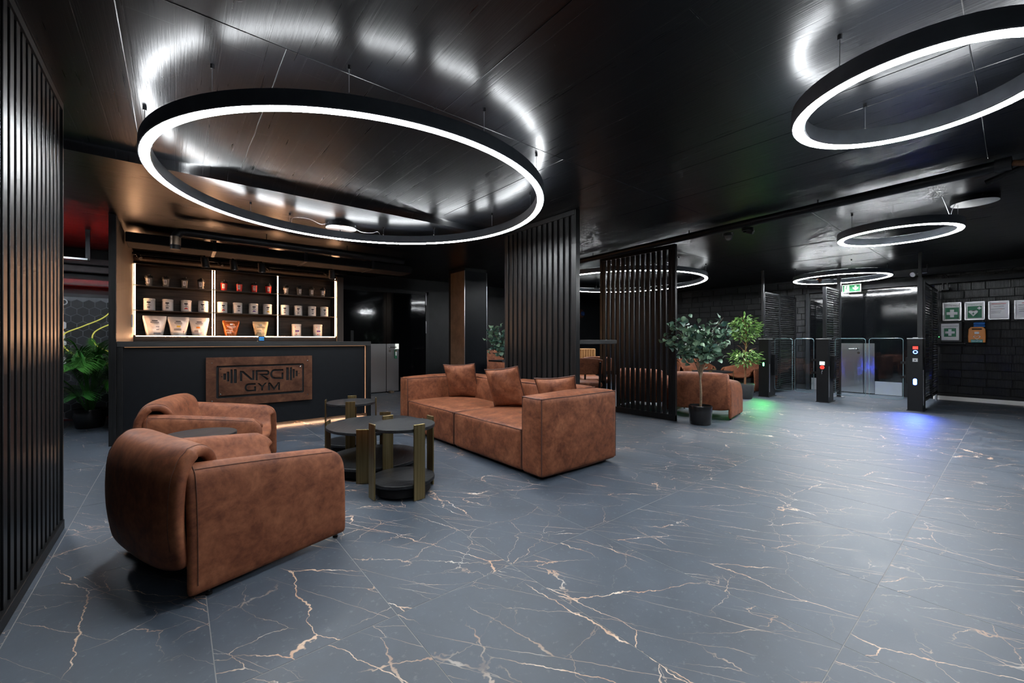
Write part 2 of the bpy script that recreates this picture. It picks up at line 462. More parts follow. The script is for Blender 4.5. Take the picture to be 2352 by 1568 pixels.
    M['red_led'] = emit('red_led', (1.0, 0.03, 0.02), 2.5)
    M['red_tube'] = emit('red_tube', (1.0, 0.02, 0.015), 80.0)
    M['white_led'] = emit('white_led', (0.8, 1.0, 0.95), 3.0)
    M['led_bright'] = emit('led_white_strong', LED_COL, LED*2.3)
    M['led_mid'] = emit('led_white_mid', LED_COL, LED*1.15)
    M['led_weak'] = emit('led_white_weak', LED_COL, LED*0.6)
    for q in ('exit_green', 'exit_white', 'yellow', 'blue_led', 'blue_soft', 'green_led', 'red_led', 'white_led', 'warm_low', 'led_up_soft'):
        M[q].cycles.emission_sampling = 'NONE'
    M['beam'] = plain('primed_steel', (0.12, 0.10, 0.10), 0.5)
    M['rib'] = plain('ribbed_velvet', (0.30, 0.14, 0.045), 0.6)
make_materials()
SIGN = [[(0.337,0.296),(0.337,0.423),(0.373,0.421),(0.462,0.326),(0.467,0.325),(0.467,0.424),(0.49,0.424),(0.49,0.301),(0.452,0.303),(0.362,0.399),(0.36,0.399),(0.36,0.296)],[(0.503,0.295),(0.503,0.425),(0.626,0.422),(0.633,0.421),(0.644,0.415),(0.652,0.405),(0.656,0.392),(0.656,0.379),(0.65,0.366),(0.641,0.357),(0.629,0.353),(0.582,0.359),(0.646,0.309),(0.631,0.291),(0.541,0.375),(0.626,0.376),(0.629,0.377),(0.631,0.379),(0.633,0.384),(0.633,0.389),(0.631,0.394),(0.629,0.397),(0.626,0.399),(0.624,0.399),(0.526,0.401),(0.526,0.295)],[(0.813,0.402),(0.714,0.404),(0.713,0.404),(0.701,0.4),(0.692,0.39),(0.686,0.375),(0.686,0.357),(0.692,0.341),(0.702,0.33),(0.714,0.324),(0.792,0.318),(0.792,0.379),(0.815,0.379),(0.815,0.294),(0.708,0.302),(0.687,0.311),(0.672,0.329),(0.663,0.353),(0.663,0.379),(0.672,0.402),(0.688,0.42),(0.709,0.427),(0.714,0.427),(0.813,0.425)],[(0.505,0.241),(0.432,0.242),(0.43,0.241),(0.419,0.238),(0.412,0.231),(0.408,0.219),(0.408,0.206),(0.412,0.193),(0.42,0.184),(0.429,0.18),(0.487,0.18),(0.487,0.222),(0.508,0.222),(0.508,0.16),(0.424,0.159),(0.407,0.167),(0.394,0.182),(0.387,0.202),(0.387,0.223),(0.394,0.242),(0.408,0.256),(0.423,0.261),(0.427,0.263),(0.506,0.262)],[(0.521,0.26),(0.543,0.26),(0.575,0.224),(0.604,0.26),(0.628,0.26),(0.584,0.208),(0.584,0.161),(0.565,0.161),(0.565,0.209)],[(0.64,0.159),(0.64,0.258),(0.665,0.257),(0.708,0.193),(0.752,0.257),(0.775,0.256),(0.775,0.156),(0.754,0.156),(0.754,0.236),(0.762,0.236),(0.708,0.156),(0.653,0.236),(0.661,0.236),(0.661,0.159)],[(0.148,0.367),(0.161,0.366),(0.161,0.352),(0.148,0.353)],[(0.169,0.399),(0.195,0.398),(0.195,0.321),(0.169,0.323)],[(0.204,0.419),(0.23,0.418),(0.23,0.299),(0.204,0.3)],[(0.239,0.445),(0.264,0.444),(0.264,0.275),(0.239,0.277)],[(0.274,0.446),(0.305,0.445),(0.305,0.274),(0.274,0.276)],[(0.846,0.447),(0.879,0.445),(0.879,0.276),(0.846,0.278)],[(0.888,0.445),(0.915,0.444),(0.915,0.273),(0.888,0.275)],[(0.924,0.42),(0.947,0.419),(0.947,0.301),(0.924,0.302)],[(0.959,0.398),(0.984,0.396),(0.984,0.321),(0.959,0.323)],[(0.993,0.366),(1.005,0.365),(1.005,0.352),(0.993,0.353)]]
# ---------------------------------------------------------------- setting: floor
X0, X1, Y0, Y1 = -4.0, 11.4, -3.0, 8.75
def make_floor():
    fl = struct(MB().box(X0, X1, Y0, Y1, -0.08, -0.0007).build('floor', M['grout']))
    tw, tl, g = 0.6, 1.2, 0.0035
    tm = MB().box(-tw/2+g/2, tw/2-g/2, -tl/2+g/2, tl/2-g/2, -0.009, 0.0).mesh('tile', M['tile'])
    cells = []
    for i in range(-8, 21):
        for j in range(-4, 9):
            cx = 0.1045 + 0.6*i + 0.3; cy = 0.4086 + 1.2*j + 0.6
            if cx-0.3 < X0 or cx+0.3 > X1+0.31 or cy+0.6 > Y1+0.45: continue
            d = cx*math.sin(YAW) + cy*math.cos(YAW); r = cx*math.cos(YAW) - cy*math.sin(YAW)
            if d < 0.2: continue
            if abs(r) > 1.25*d + 0.9: continue
            cells.append((d, cx, cy))
    cells.sort()
    rest = MB()
    for k, (d, cx, cy) in enumerate(cells):
        if k < 300: put('tile', tm, fl, loc=(cx, cy, 0))
        else: rest.box(cx-tw/2+g/2, cx+tw/2-g/2, cy-tl/2+g/2, cy+tl/2-g/2, -0.009, 0.0)
    if rest.v: stuff(rest.build('distant_tiles', M['tile'], fl))
make_floor()
# ---------------------------------------------------------------- ceiling
def make_ceiling():
    YS = 4.27; XS = 3.30
    b = MB()
    b.box(X0, X1, Y0, 3.95, CEIL, 2.8)
    b.box(XS, X1, 3.95, Y1, CEIL, 2.8)
    ed = [(-4.0, 4.24), (-0.6, 4.22), (-0.15, 4.20), (0.41, 4.11), (1.03, 3.99), (1.37, 4.03), (2.22, 4.22), (2.62, 4.25), (3.30, 4.255)]
    def yf(x):
        for (a, p), (c, q) in zip(ed, ed[1:]):
            if x <= c:
                t = (x-a)/(c-a); t = t*t*(3-2*t)
                return p+(q-p)*t
        return ed[-1][1]
    def fn(u, v):
        x = X0+(XS-X0)*u if u < 1 else XS
        y0 = yf(x)
        if v <= 0.2: return (x, 3.95+(y0-3.95)*(v/0.2), CEIL)
        t = (v-0.2)/0.8
        return (x, y0+(YS-y0)*t, CEIL-(CEIL-CEIL2)*(t**1.8))
    b.grid(fn, 120, 10)
    c = struct(b.build('ceiling', M['ceiling']))
    struct(MB().box(X0, XS, YS, Y1, CEIL2, 2.8).build('ceiling_bay', M['ceiling_bar'], c))
    # raised seams left by the formwork boards
    for y, xa, xb in ((2.25, -0.5, 4.6), (0.15, 1.0, 4.9), (1.45, 5.4, 11.3), (3.4, 5.6, 11.2)):
        MB().tube([(xa+(xb-xa)*i/8, y+RND.uniform(-.003, .003), CEIL+0.001) for i in range(9)], 0.0035, 5).build('formwork_seam', M['ceiling'], c)
    for x, ya, yb in ((-0.2, -2.5, 4.1), (0.42, 2.25, 4.0), (1.28, -1.0, 2.25), (2.35, 2.25, 4.1), (3.9, -0.5, 2.9), (2.95, -1.5, 3.0), (3.25, -1.5, 2.6), (7.2, 0.2, 3.2), (8.6, 0.6, 3.4), (9.4, 0.6, 3.6)):
        MB().tube([(x+RND.uniform(-.003, .003), ya+(yb-ya)*i/8, CEIL+0.001) for i in range(9)], 0.0035, 5).build('formwork_seam', M['ceiling'], c)
make_ceiling()
# ---------------------------------------------------------------- walls
PITCH, SLW = 0.089, 0.052
def slats(parent, n, x0, x1, ystart, z0, z1):
    me = MB().box(x0, x1, -SLW/2, SLW/2, z0, z1).mesh('slat', M['slat'])
    for k in range(n): put('slat', me, parent, bevel=0.002, seg=1, loc=(0, ystart + k*PITCH, 0))
wl = struct(MB().box(-0.86, -0.565, Y0, 3.60, 0, CEIL).build('wall_left', M['void']))
slats(wl, 24, -0.565, -0.528, 3.545-23*PITCH, 0.05, 2.50)
MB().box(-0.865, -0.52, 3.597, 3.62, 0, CEIL).build('end_post', M['slat'], wl)
MB().box(-0.57, -0.52, Y0, 3.597, 2.495, CEIL-0.002).build('top_rail', M['slat'], wl)
tr = struct(MB().box(-0.575, -0.515, Y0, 3.615, 0, 0.055).build('baseboard_left', M['black'], bevel=0.003))
wb = struct(MB().box(X0, X1, Y1, Y1+0.15, 0, CEIL).build('wall_back', M['plaster']))
struct(MB().box(X0, X1, Y0-0.15, Y0, 0, CEIL).build('wall_rear', M['plaster']))
struct(MB().box(X0-0.15, X0, Y0, Y1, 0, CEIL).build('wall_outer', M['plaster']))
# brick wall on the right
def make_brick_wall():
    w = struct(MB().box(X1, X1+0.25, Y0, Y1, 0, CEIL).build('wall_right', M['mortar']))
    rows = 16; rh = 0.148
    lens = (0.168, 0.300, 0.316)
    meshes = {l: MB().box(-0.028, 0.0, -l/2+0.005, l/2-0.005, -rh/2+0.005, rh/2-0.005).mesh('brick', M['brick']) for l in lens}
    rest = MB(); rnd = random.Random(3); cand = []
    for (ya, yb) in ((-0.75, 1.05), (3.06, Y1)):
        for r in range(rows):
            z = 0.135 + rh*(r+0.5)
            y = yb - rnd.uniform(0, 0.1)
            while y > ya:
                l = rnd.choice(lens if r % 3 else lens[1:])
                c = y - l/2; y -= l
                cand.append((l, c, z))
    def key(t):
        l, c, z = t
        if c < 2: return 0
        if c > 6.8: return 3
        return 1 if z > 0.62 else 2
    cand.sort(key=key)
    for k, (l, c, z) in enumerate(cand):
        dx = rnd.uniform(-0.006, 0.006)
        if k < 298: put('brick', meshes[l], w, bevel=0.004, seg=1, loc=(X1+0.006+dx, c, z))
        else: rest.box(X1-0.02+dx, X1, c-l/2+0.005, c+l/2-0.005, z-rh/2+0.005, z+rh/2-0.005)
    stuff(rest.build('distant_bricks', M['brick'], w))
    struct(MB().box(X1-0.045, X1-0.024, -2.9, 1.05, 0, 0.075).build('baseboard_right', M['white'], bevel=0.003))
    # dark cornice band running above the doors
    struct(MB().box(X1-0.18, X1, -1.0, 3.05, 2.21, 2.30).build('trim_1', M['plaster']))
    struct(MB().box(X1-0.10, X1, -1.0, 3.05, 2.40, CEIL).build('trim_2', M['plaster']))
make_brick_wall()
# entrance: gloss black doors with steel kick plates
def make_entrance():
    d = struct(MB().box(X1-0.05, X1, 1.06, 2.09, 0.005, 2.20).build('door_2', M['gloss']))
    MB().box(X1-0.056, X1-0.05, 1.49, 1.905, 0.01, 0.28).build('kick_plate', M['alu'], d)
    MB().box(X1-0.056, X1-0.05, 1.912, 2.086, 0.02, 1.072).build('steel_plate', M['steel'], d)
    e = struct(MB().box(X1-0.05, X1, 2.094, 2.52, 0.005, 2.20).build('door_3', M['gloss']))
    MB().box(X1-0.056, X1-0.05, 2.098, 2.49, 0.02, 1.072).build('steel_plate', M['steel'], e)
    h = MB().cyl((X1-0.056, 2.19, 0.955), (X1-0.10, 2.19, 0.955), 0.012, n=12).cyl((X1-0.10, 2.19, 0.955), (X1-0.10, 2.33, 0.955), 0.010, n=12).build('lever_handle', M['chrome'], e)
    MB().cyl((X1-0.056, 2.19, 0.955), (X1-0.064, 2.19, 0.955), 0.026, n=20).build('rosette', M['chrome'], h)
    MB().cyl((X1-0.056, 2.17, 0.87), (X1-0.066, 2.17, 0.87), 0.026, n=20).build('lock_cylinder', M['chrome'], e)
    f = struct(MB().box(X1-0.05, X1, 2.60, 3.05, 0.005, 2.10).build('door_4', M['gloss']))
    MB().box(X1-0.056, X1-0.05, 2.70, 3.02, 0.01, 0.28).build('kick_plate', M['alu'], f)
    struct(MB().box(X1-0.10, X1, 2.52, 2.60, 0, 2.21).build('trim_3', M['black'], bevel=0.004))
    struct(MB().box(X1-0.10, X1, 3.05, 3.12, 0, 2.21).build('trim_4', M['graphite'], bevel=0.004))
make_entrance()
# door in the back wall, beside the bar
def make_back_door():
    y = Y1-0.04
    d = struct(MB().box(2.62, 3.560, y, Y1, 0.01, 2.18).build('door_1', M['gloss']))
    MB().box(3.20, 3.556, y-0.006, y, 0.02, 1.06).build('steel_plate', M['steel'], d)
    e = struct(MB().box(3.566, 4.50, y, Y1, 0.01, 2.18).build('door_5', M['gloss']))
    MB().box(3.57, 3.845, y-0.006, y, 0.02, 1.06).build('steel_plate', M['steel'], e)
    h = MB().cyl((3.63, y-0.006, 0.985), (3.63, y-0.055, 0.985), 0.012, n=12).cyl((3.63, y-0.055, 0.985), (3.77, y-0.055, 0.985), 0.010, n=12).build('lever_handle', M['chrome'], e)
    MB().cyl((3.63, y-0.006, 0.985), (3.63, y-0.014, 0.985), 0.026, n=20).build('rosette', M['chrome'], h)
    MB().cyl((3.635, y-0.006, 0.905), (3.635, y-0.016, 0.905), 0.026, n=20).build('lock_cylinder', M['chrome'], e)
    MB().box(3.765, 3.845, y-0.012, y-0.006, 0.945, 1.06).build('safety_sign', M['exit_white'], e)
    al = MB().box(3.74, 3.79, y-0.05, y-0.006, 0.735, 0.93).build('door_alarm', M['green_ink'], e, bevel=0.006)
    MB().box(3.75, 3.78, y-0.053, y-0.05, 0.80, 0.885).build('alarm_label', M['paper'], al)
    MB().box(3.75, 3.78, y-0.053, y-0.05, 0.895, 0.905).build('alarm_stripe', M['red_ink'], al)
    for z in (1.30, 1.95): MB().cyl((4.51, y-0.01, z), (4.51, y-0.01, z+0.28), 0.011, n=10).build('hinge', M['steel'], e)
    struct(MB().box(4.50, 4.58, y-0.02, Y1, 0, 2.26).build('trim_5', M['black'], bevel=0.004))
    struct(MB().box(2.60, 4.58, y-0.02, Y1, 2.18, 2.26).build('trim_6', M['black'], bevel=0.004))
    tag(MB().box(3.58, 3.66, 8.52, 8.62, 0, 0.045).build('door_wedge', M['bark'], bevel=0.004), 'small wooden wedge on the floor before the steel-clad door', 'wedge')
    tag(MB().box(2.80, 2.86, Y1-0.055, Y1-0.04, 1.03, 1.34).build('intercom_panel', M['graphite'], bevel=0.004), 'narrow grey intercom plate on the dark wall above the counter end', 'intercom')
make_back_door()
# steel-clad column
col = struct(MB().box(4.31, 4.815, 6.73, 7.32, 0, CEIL).build('wall_column', M['plaster']))
MB().box(4.30, 4.31, 6.725, 7.236, 0, 2.475).build('steel_panel', M['warm_steel'], col)  # face towards the bar: warm glow of the shelves put into its brown
MB().box(4.30, 4.82, 6.715, 6.725, 0, 2.475).build('steel_panel', M['dark_steel'], col)
MB().box(4.294, 4.304, 6.709, 6.719, 0, 2.475).build('corner_profile', M['steel'], col)
MB().box(4.82, 4.826, 6.712, 6.722, 0, 2.475).build('corner_profile', M['steel'], col)
# ---------------------------------------------------------------- slatted partitions
def make_partitions():
    p = thing('slat_partition', 'solid black slatted oak partition right behind the big sofa', 'room divider', (3.33, 3.02, 0))
    MB().box(0.032, 0.055, 0, 1.26, 0, CEIL-0.005).build('backing_board', M['void'], p)
    slats(p, 14, 0.008, 0.032, 0.030, 0.06, 2.485)
    MB().box(-0.003, 0.057, 0, 1.26, 2.485, CEIL-0.003).build('top_rail', M['slat'], p, bevel=0.002)
    MB().box(-0.003, 0.057, 0, 1.26, 0, 0.06).build('bottom_rail', M['slat'], p, bevel=0.002)
    MB().box(-0.001, 0.062, -0.02, 0.0, 0, CEIL-0.003).build('end_post', M['slat'], p, bevel=0.002)
    q = thing('slat_screen', 'open black slatted wooden screen between sofa and potted eucalyptus', 'room divider', (5.43, 3.03, 0))
    slats(q, 14, -0.015, 0.015, 0.085, 0.08, 2.42)
    MB().box(-0.022, 0.022, 0, 1.32, 2.42, 2.48).build('top_rail', M['slat'], q, bevel=0.002)
    MB().box(-0.022, 0.022, 0, 1.32, 0.0, 0.085).build('bottom_rail', M['slat'], q, bevel=0.002)
    MB().box(-0.024, 0.024, 0.0, 0.05, 0, 2.48).build('end_post', M['slat'], q, bevel=0.002)
    MB().box(-0.024, 0.024, 1.27, 1.32, 0, 2.48).build('end_post', M['slat'], q, bevel=0.002)
    for y in (0.3, 1.0): MB().cyl((0, y, 2.48), (0, y, CEIL), 0.008, n=8).build('fixing_rod', M['black'], q)
    t = thing('wall_bar_table', 'slim black high table on the rear of the solid slatted partition', 'table', (3.392, 3.08, 0))
    MB().box(0, 0.76, 0, 1.15, 1.085, 1.135).build('tabletop', M['board'], t, bevel=0.004)
    MB().box(0.0, 0.05, 0.02, 1.10, 0, 1.085).build('support_panel', M['black'], t, bevel=0.004)
make_partitions()
# ---------------------------------------------------------------- ceiling services
def make_services():
    p = thing('ceiling_pipe', 'long black pipe hung under the ceiling above the slatted screen', 'pipe', (5.1, 1.5, 2.4))
    a = Vector((0.26, 4.4, 0.055)); b = Vector((-0.26, -2.6, 0.075))
    gap0, gap1 = 0.838, 0.868
    lerp = lambda t: a+(b-a)*t
    MB().cyl(a, lerp(gap0), 0.043, n=20).build('pipe_run', M['black'], p)
    MB().cyl(lerp(gap1), b, 0.043, n=20).build('pipe_run', M['black'], p)
    for t in (gap0-0.012, gap1): MB().cyl(lerp(t), lerp(t+0.012), 0.052, n=20).build('coupling', M['graphite'], p)
    f = MB().tube([lerp(gap0), lerp(gap0+0.012)+Vector((0.02, 0, -0.03)), lerp(gap1)], 0.022, 10).build('pipe_fitting', M['bark_red'], p)
    MB().cyl(lerp(gap0+0.012)+Vector((0.02, 0, -0.03)), lerp(gap0-0.01)+Vector((0.06, 0.06, -0.10)), 0.018, 0.026, n=12).build('sprinkler_head', M['black'], f)
    for t in (0.22, 0.46, 0.66): MB().cyl(lerp(t)+Vector((0, 0, 0.03)), lerp(t)+Vector((0, 0, 0.14-lerp(t).z)), 0.006, n=8).build('hanger', M['graphite'], p)
    MB().box(-0.03, 0.03, -2.5, 1.8, 0.085, 0.10, Matrix.Rotation(R(4.2), 4, 'Z').inverted()).build('cable_tray', M['graphite'], p)
    q = thing('bar_pipe', 'black pipe elbowed down from the ceiling in front of the bar shelves', 'pipe', (0.0, 6.05, 2.36))
    MB().tube([(0.0, 0, -0.20), (0.0, 0, -0.07), (0.012, 0, -0.035), (0.045, 0, 0), (0.09, 0, 0.005), (2.75, 0, 0.0)], 0.048, 18).build('pipe_run', M['black'], q)
    MB().cyl((0, 0, -0.15), (0, 0, -0.055), 0.050, n=18).build('sleeve', M['warm_steel'], q)
    for x in (0.9, 1.9): MB().cyl((x, 0, 0.03), (x, 0, CEIL2-2.36), 0.005, n=8).build('hanger', M['graphite'], q)
    d = thing('duct', 'dark flat duct under the ceiling above the bar shelves', 'duct', (1.0, 6.9, 2.30))
    MB().box(-1.46, 2.2, -0.22, 0.22, 0, 0.12).build('duct_body', M['void'], d, bevel=0.01)
    for x in (-0.6, 0.5, 1.5): MB().box(x-0.02, x+0.02, -0.24, 0.24, -0.006, 0.17).build('duct_strap', M['graphite'], d)
    # small spots on a dark rail in front of the shelves
    for k, x in enumerate((0.32, 0.66, 1.02, 2.05)):
        s = thing('track_spot', ['leftmost', 'second', 'third', 'rightmost'][k] + ' unlit black spotlight on the rail above the bar shelves', 'spotlight', (x, 7.35, 2.30), 0, 'spotlights above the bar')
        MB().cyl((0, 0, 0.0), (0, 0, 0.18), 0.012, n=8).build('stem', M['black'], s)
        MB().cyl((0, 0, 0.02), (0.02, 0.03, -0.12), 0.045, 0.05, n=16).build('head', M['black'], s)
        MB().lathe([(0.047, 0), (0.052, 0), (0.052, 0.006), (0.047, 0.006)], (0.02, 0.03, -0.125), 16, closed=True).build('trim_ring', M['chrome'], s)
    # dome cameras
    for k, (x, y) in enumerate(((5.18, 2.22), (5.12, 1.98))):
        s = thing('dome_camera', ['glass dome security camera under the long ceiling pipe', 'small black security camera right of the glass dome under the pipe'][k], 'camera', (x, y, 2.42))
        MB().lathe([(0, 0), (0.062, 0), (0.062, -0.03), (0.05, -0.035)], n=24).build('housing', M['black'], s)
        if k == 0: MB().lathe([(0.05, -0.035), (0.046, -0.06), (0.03, -0.08), (0.0, -0.088)], n=24).build('dome', M['smoke'], s)
        else: MB().cyl((0, 0, -0.03), (0.0, -0.06, -0.06), 0.03, 0.024, n=16).build('lens_barrel', M['graphite'], s)
    for k, (x, y) in enumerate(((10.29, 2.58), (10.67, 2.27), (10.71, 1.93), (10.74, 1.23))):
        s = thing('adjustable_spot', ['copper-toned spotlight head near the left end of the oval lamp over the gates', 'white spotlight head seen left inside the lamp over the gates', 'white spotlight head seen right inside the lamp over the gates', 'white spotlight head beside the tall post of the right gate'][k], 'spotlight', (x, y, 2.38), 0, 'spotlights over the entrance')
        MB().cyl((0, 0, 0.0), (-0.05, 0.03, -0.02), 0.03, 0.045, n=16).build('head', M['copper'] if k == 0 else M['white'], s)
        MB().cyl((0, 0, 0.0), (0.0, -0.16, 0.0), 0.008, n=8).build('arm', M['alu'], s)
        MB().cyl((0, -0.16, 0), (0, -0.16, CEIL-2.38), 0.007, n=8).build('stem', M['black'], s)
    s = thing('exit_sign', 'green illuminated emergency exit sign with running man and down arrow', 'sign', (11.05, 2.235, 2.15))
    MB().box(0, 0.03, -0.155, 0.155, 0, 0.165).build('panel', M['exit_white'], s)
    MB().box(-0.003, 0.0, -0.143, 0.143, 0.012, 0.153).build('green_field', M['exit_green'], s)
    for y in (-0.1, 0.1): MB().cyl((0.015, y, 0.165), (0.015, y, CEIL-2.15), 0.004, n=8).build('hanger', M['graphite'], s)
    fx = lambda a, b, h: (-h, -a, b)
    MB().prism([(-0.115, 0.022), (-0.035, 0.022), (-0.035, 0.143), (-0.115, 0.143)], fx, 0.003, 0.005).build('door_pictogram', M['exit_white'], s)
    man = MB()
    man.prism([(-0.078+0.012*math.cos(i), 0.122+0.012*math.sin(i)) for i in [k*math.pi/5 for k in range(10)]], fx, 0.005, 0.007)
    for p0, p1, w in (((-0.08, 0.108), (-0.085, 0.072), 0.011), ((-0.085, 0.074), (-0.062, 0.056), 0.007), ((-0.062, 0.056), (-0.068, 0.030), 0.006), ((-0.085, 0.074), (-0.10, 0.050), 0.007), ((-0.10, 0.050), (-0.125, 0.046), 0.006), ((-0.08, 0.104), (-0.055, 0.088), 0.005), ((-0.08, 0.104), (-0.108, 0.090), 0.005)):
        q0 = Vector(p0); q1 = Vector(p1); n = (q1-q0).normalized(); t = Vector((-n.y, n.x))*w/1.4
        man.prism([tuple(q0+t), tuple(q1+t), tuple(q1-t), tuple(q0-t)], fx, 0.005, 0.0068)
    man.build('running_figure', M['exit_green'], s)
    MB().prism([(0.055, 0.135), (0.085, 0.135), (0.085, 0.085), (0.115, 0.105), (0.115, 0.075), (0.07, 0.035), (0.025, 0.075), (0.025, 0.105), (0.055, 0.085)], fx, 0.003, 0.005).build('arrow', M['exit_white'], s)
    s = thing('wall_siren', 'dark tubular device high on the brick wall right of the gates', 'device', (11.25, 0.88, 2.10))
    MB().tube([(0, 0.03, 0), (0, 0.03, 0.22), (0, 0.0, 0.26), (0, -0.03, 0.22), (0, -0.03, 0)], 0.016, 10).build('loop_tube', M['graphite'], s)
    MB().box(0.0, 0.14, -0.05, 0.05, -0.02, 0.03).build('bracket', M['black'], s)
    s = thing('wall_camera', 'round copper-rimmed camera on the dark lounge wall below the ring lamp', 'camera', (9.9, 8.745, 1.98))
    MB().lathe([(0, 0), (0.14, 0), (0.14, 0.03), (0.10, 0.075), (0.0, 0.08)], n=24).build('housing', M['copper'], s).rotation_euler = (R(90), 0, 0)
    MB().lathe([(0.0, 0.0), (0.075, 0.0), (0.06, 0.05), (0, 0.06)], (0.02, 0, 0.075), 24).build('lens', M['lens'], s).rotation_euler = (R(90), 0, 0)
make_services()
# ---------------------------------------------------------------- ring lamps
def ring_light(label, c, r, wires, up='led_up', gaps=(), led='led'):
    n = 120 if r > 1 else 64
    o = thing('ring_light', label, 'pendant lamp', (c[0], c[1], 2.292), 0, 'suspended LED ring lamps')
    w = 0.032
    MB().lathe([(r-w, 0.006), (r-w+0.004, 0.002), (r-0.0255, 0.002), (r-0.0255, 0.012), (r+0.0255, 0.012), (r+0.0255, 0.002), (r+w-0.004, 0.002), (r+w, 0.006), (r+w, 0.085), (r-w, 0.085)], n=n, closed=True).build('housing', M['ring_body'], o)
    MB().lathe([(r-0.025, 0.008), (r-0.022, -0.002), (r+0.022, -0.002), (r+0.025, 0.008)], n=n).build('diffuser', M[led], o)
    cuts = sorted(set([w_ % 360 for w_ in wires] + list(gaps)))
    for k, a in enumerate(cuts):
        e = cuts[(k+1) % len(cuts)] + (360 if k == len(cuts)-1 else 0)
        if e-a < 8: continue
        hg = 2.0/r + 1.2
        MB().lathe([(r-0.02, 0.0875), (r+0.02, 0.0875)], n=max(3, int((e-a)*n/600)), a0=a+hg, a1=e-hg).build('uplight_strip', M[up], o)
    for a in wires:
        x = r*math.cos(R(a)); y = r*math.sin(R(a))
        top = (CEIL2 if (c[1]+y > 4.27 and c[0]+x < 3.3) else CEIL) - 2.292
        wi = MB().cyl((x, y, 0.085), (x, y, top), 0.0018, n=6).build('suspension_wire', M['steel'], o)
        MB().cyl((x, y, 0.085), (x, y, 0.105), 0.007, n=10).build('wire_clamp', M['chrome'], wi)
        MB().cyl((x, y, top-0.022), (x, y, top), 0.010, n=10).build('ceiling_anchor', M['black'], wi)
    return o
c1 = (1.295, 3.50)
ring_light('big glowing ring lamp over the two leather armchairs and tables', c1, 1.447, [186, 217.5, 245.5, 276.6, 305, 338, 8, 40, 64, 83, 104, 120], gaps=(260.8, 20.0, 152.0))
ring_light('bright ring lamp cut off by the upper right picture edge', (2.815, 0.33), 0.465, [155, 33, 265], led='led_mid')
ring_light('small ring lamp hanging before the gates, second from the right', (6.25, 0.866), 0.492, [140, 20, 255], 'led_up_soft', led='led_bright')
ring_light('distant oval ring lamp hanging right above the entrance gates', (9.75, 2.14), 0.709, [115, 205, 300, 25], 'led_up_soft', led='led_bright')
ring_light('large ring lamp seen through the slatted screen over the lounge', (7.05, 5.07), 1.52, [165, 210, 252, 290, 330, 15, 60, 110], 'led_up_soft')
ring_light('added unseen ring lamp behind the camera that brightens the armchair backs', (0.35, -1.35), 0.465, [90, 210, 330], led='led_weak')  # added out of view to lift the dark back of the near armchair
def canopy(label, loc, r, cab):
    o = thing('driver_canopy', label, 'ceiling canopy', loc, 0, 'ceiling canopies of the ring lamps')
    MB().lathe([(0, 0), (r, 0), (r, -0.048), (r-0.004, -0.05)], n=40).build('drum', M['black'], o)
    MB().lathe([(0, -0.051), (r-0.004, -0.051), (r-0.004, -0.046), (0, -0.046)], n=40).build('cover', M['white'], o)
    for a in (200, 250, 320): MB().cyl((r*math.cos(R(a)), r*math.sin(R(a)), -0.015), ((r+0.004)*math.cos(R(a)), (r+0.004)*math.sin(R(a)), -0.015), 0.006, n=8).build('screw', M['chrome'], o)
    for pts in cab: MB().tube(crom(pts, 8), 0.0028, 6).build('power_cable', M['alu'], o)
canopy('round driver canopy above the rear rim of the big ring lamp', (1.50, 5.0, CEIL2), 0.17,
       [[(-0.17, -0.05, -0.03), (-0.24, -0.06, -0.05), (-0.36, -0.04, -0.01), (-0.50, 0.02, -0.012), (-0.52, 0.0, -0.09)], [(0.17, -0.03, -0.04), (0.24, -0.02, -0.055), (0.36, -0.01, -0.04), (0.44, 0.0, -0.012), (0.46, -0.05, -0.09)]])
canopy('round driver canopy beside the second ring lamp at the right edge', (6.15, 0.28, CEIL), 0.17,
       [[(-0.12, 0.12, -0.05), (-0.10, 0.14, -0.09), (-0.08, 0.16, -0.16)], [(-0.30, 0.2, 0.0), (-0.16, 0.18, -0.08), (-0.08, 0.16, -0.165)]])
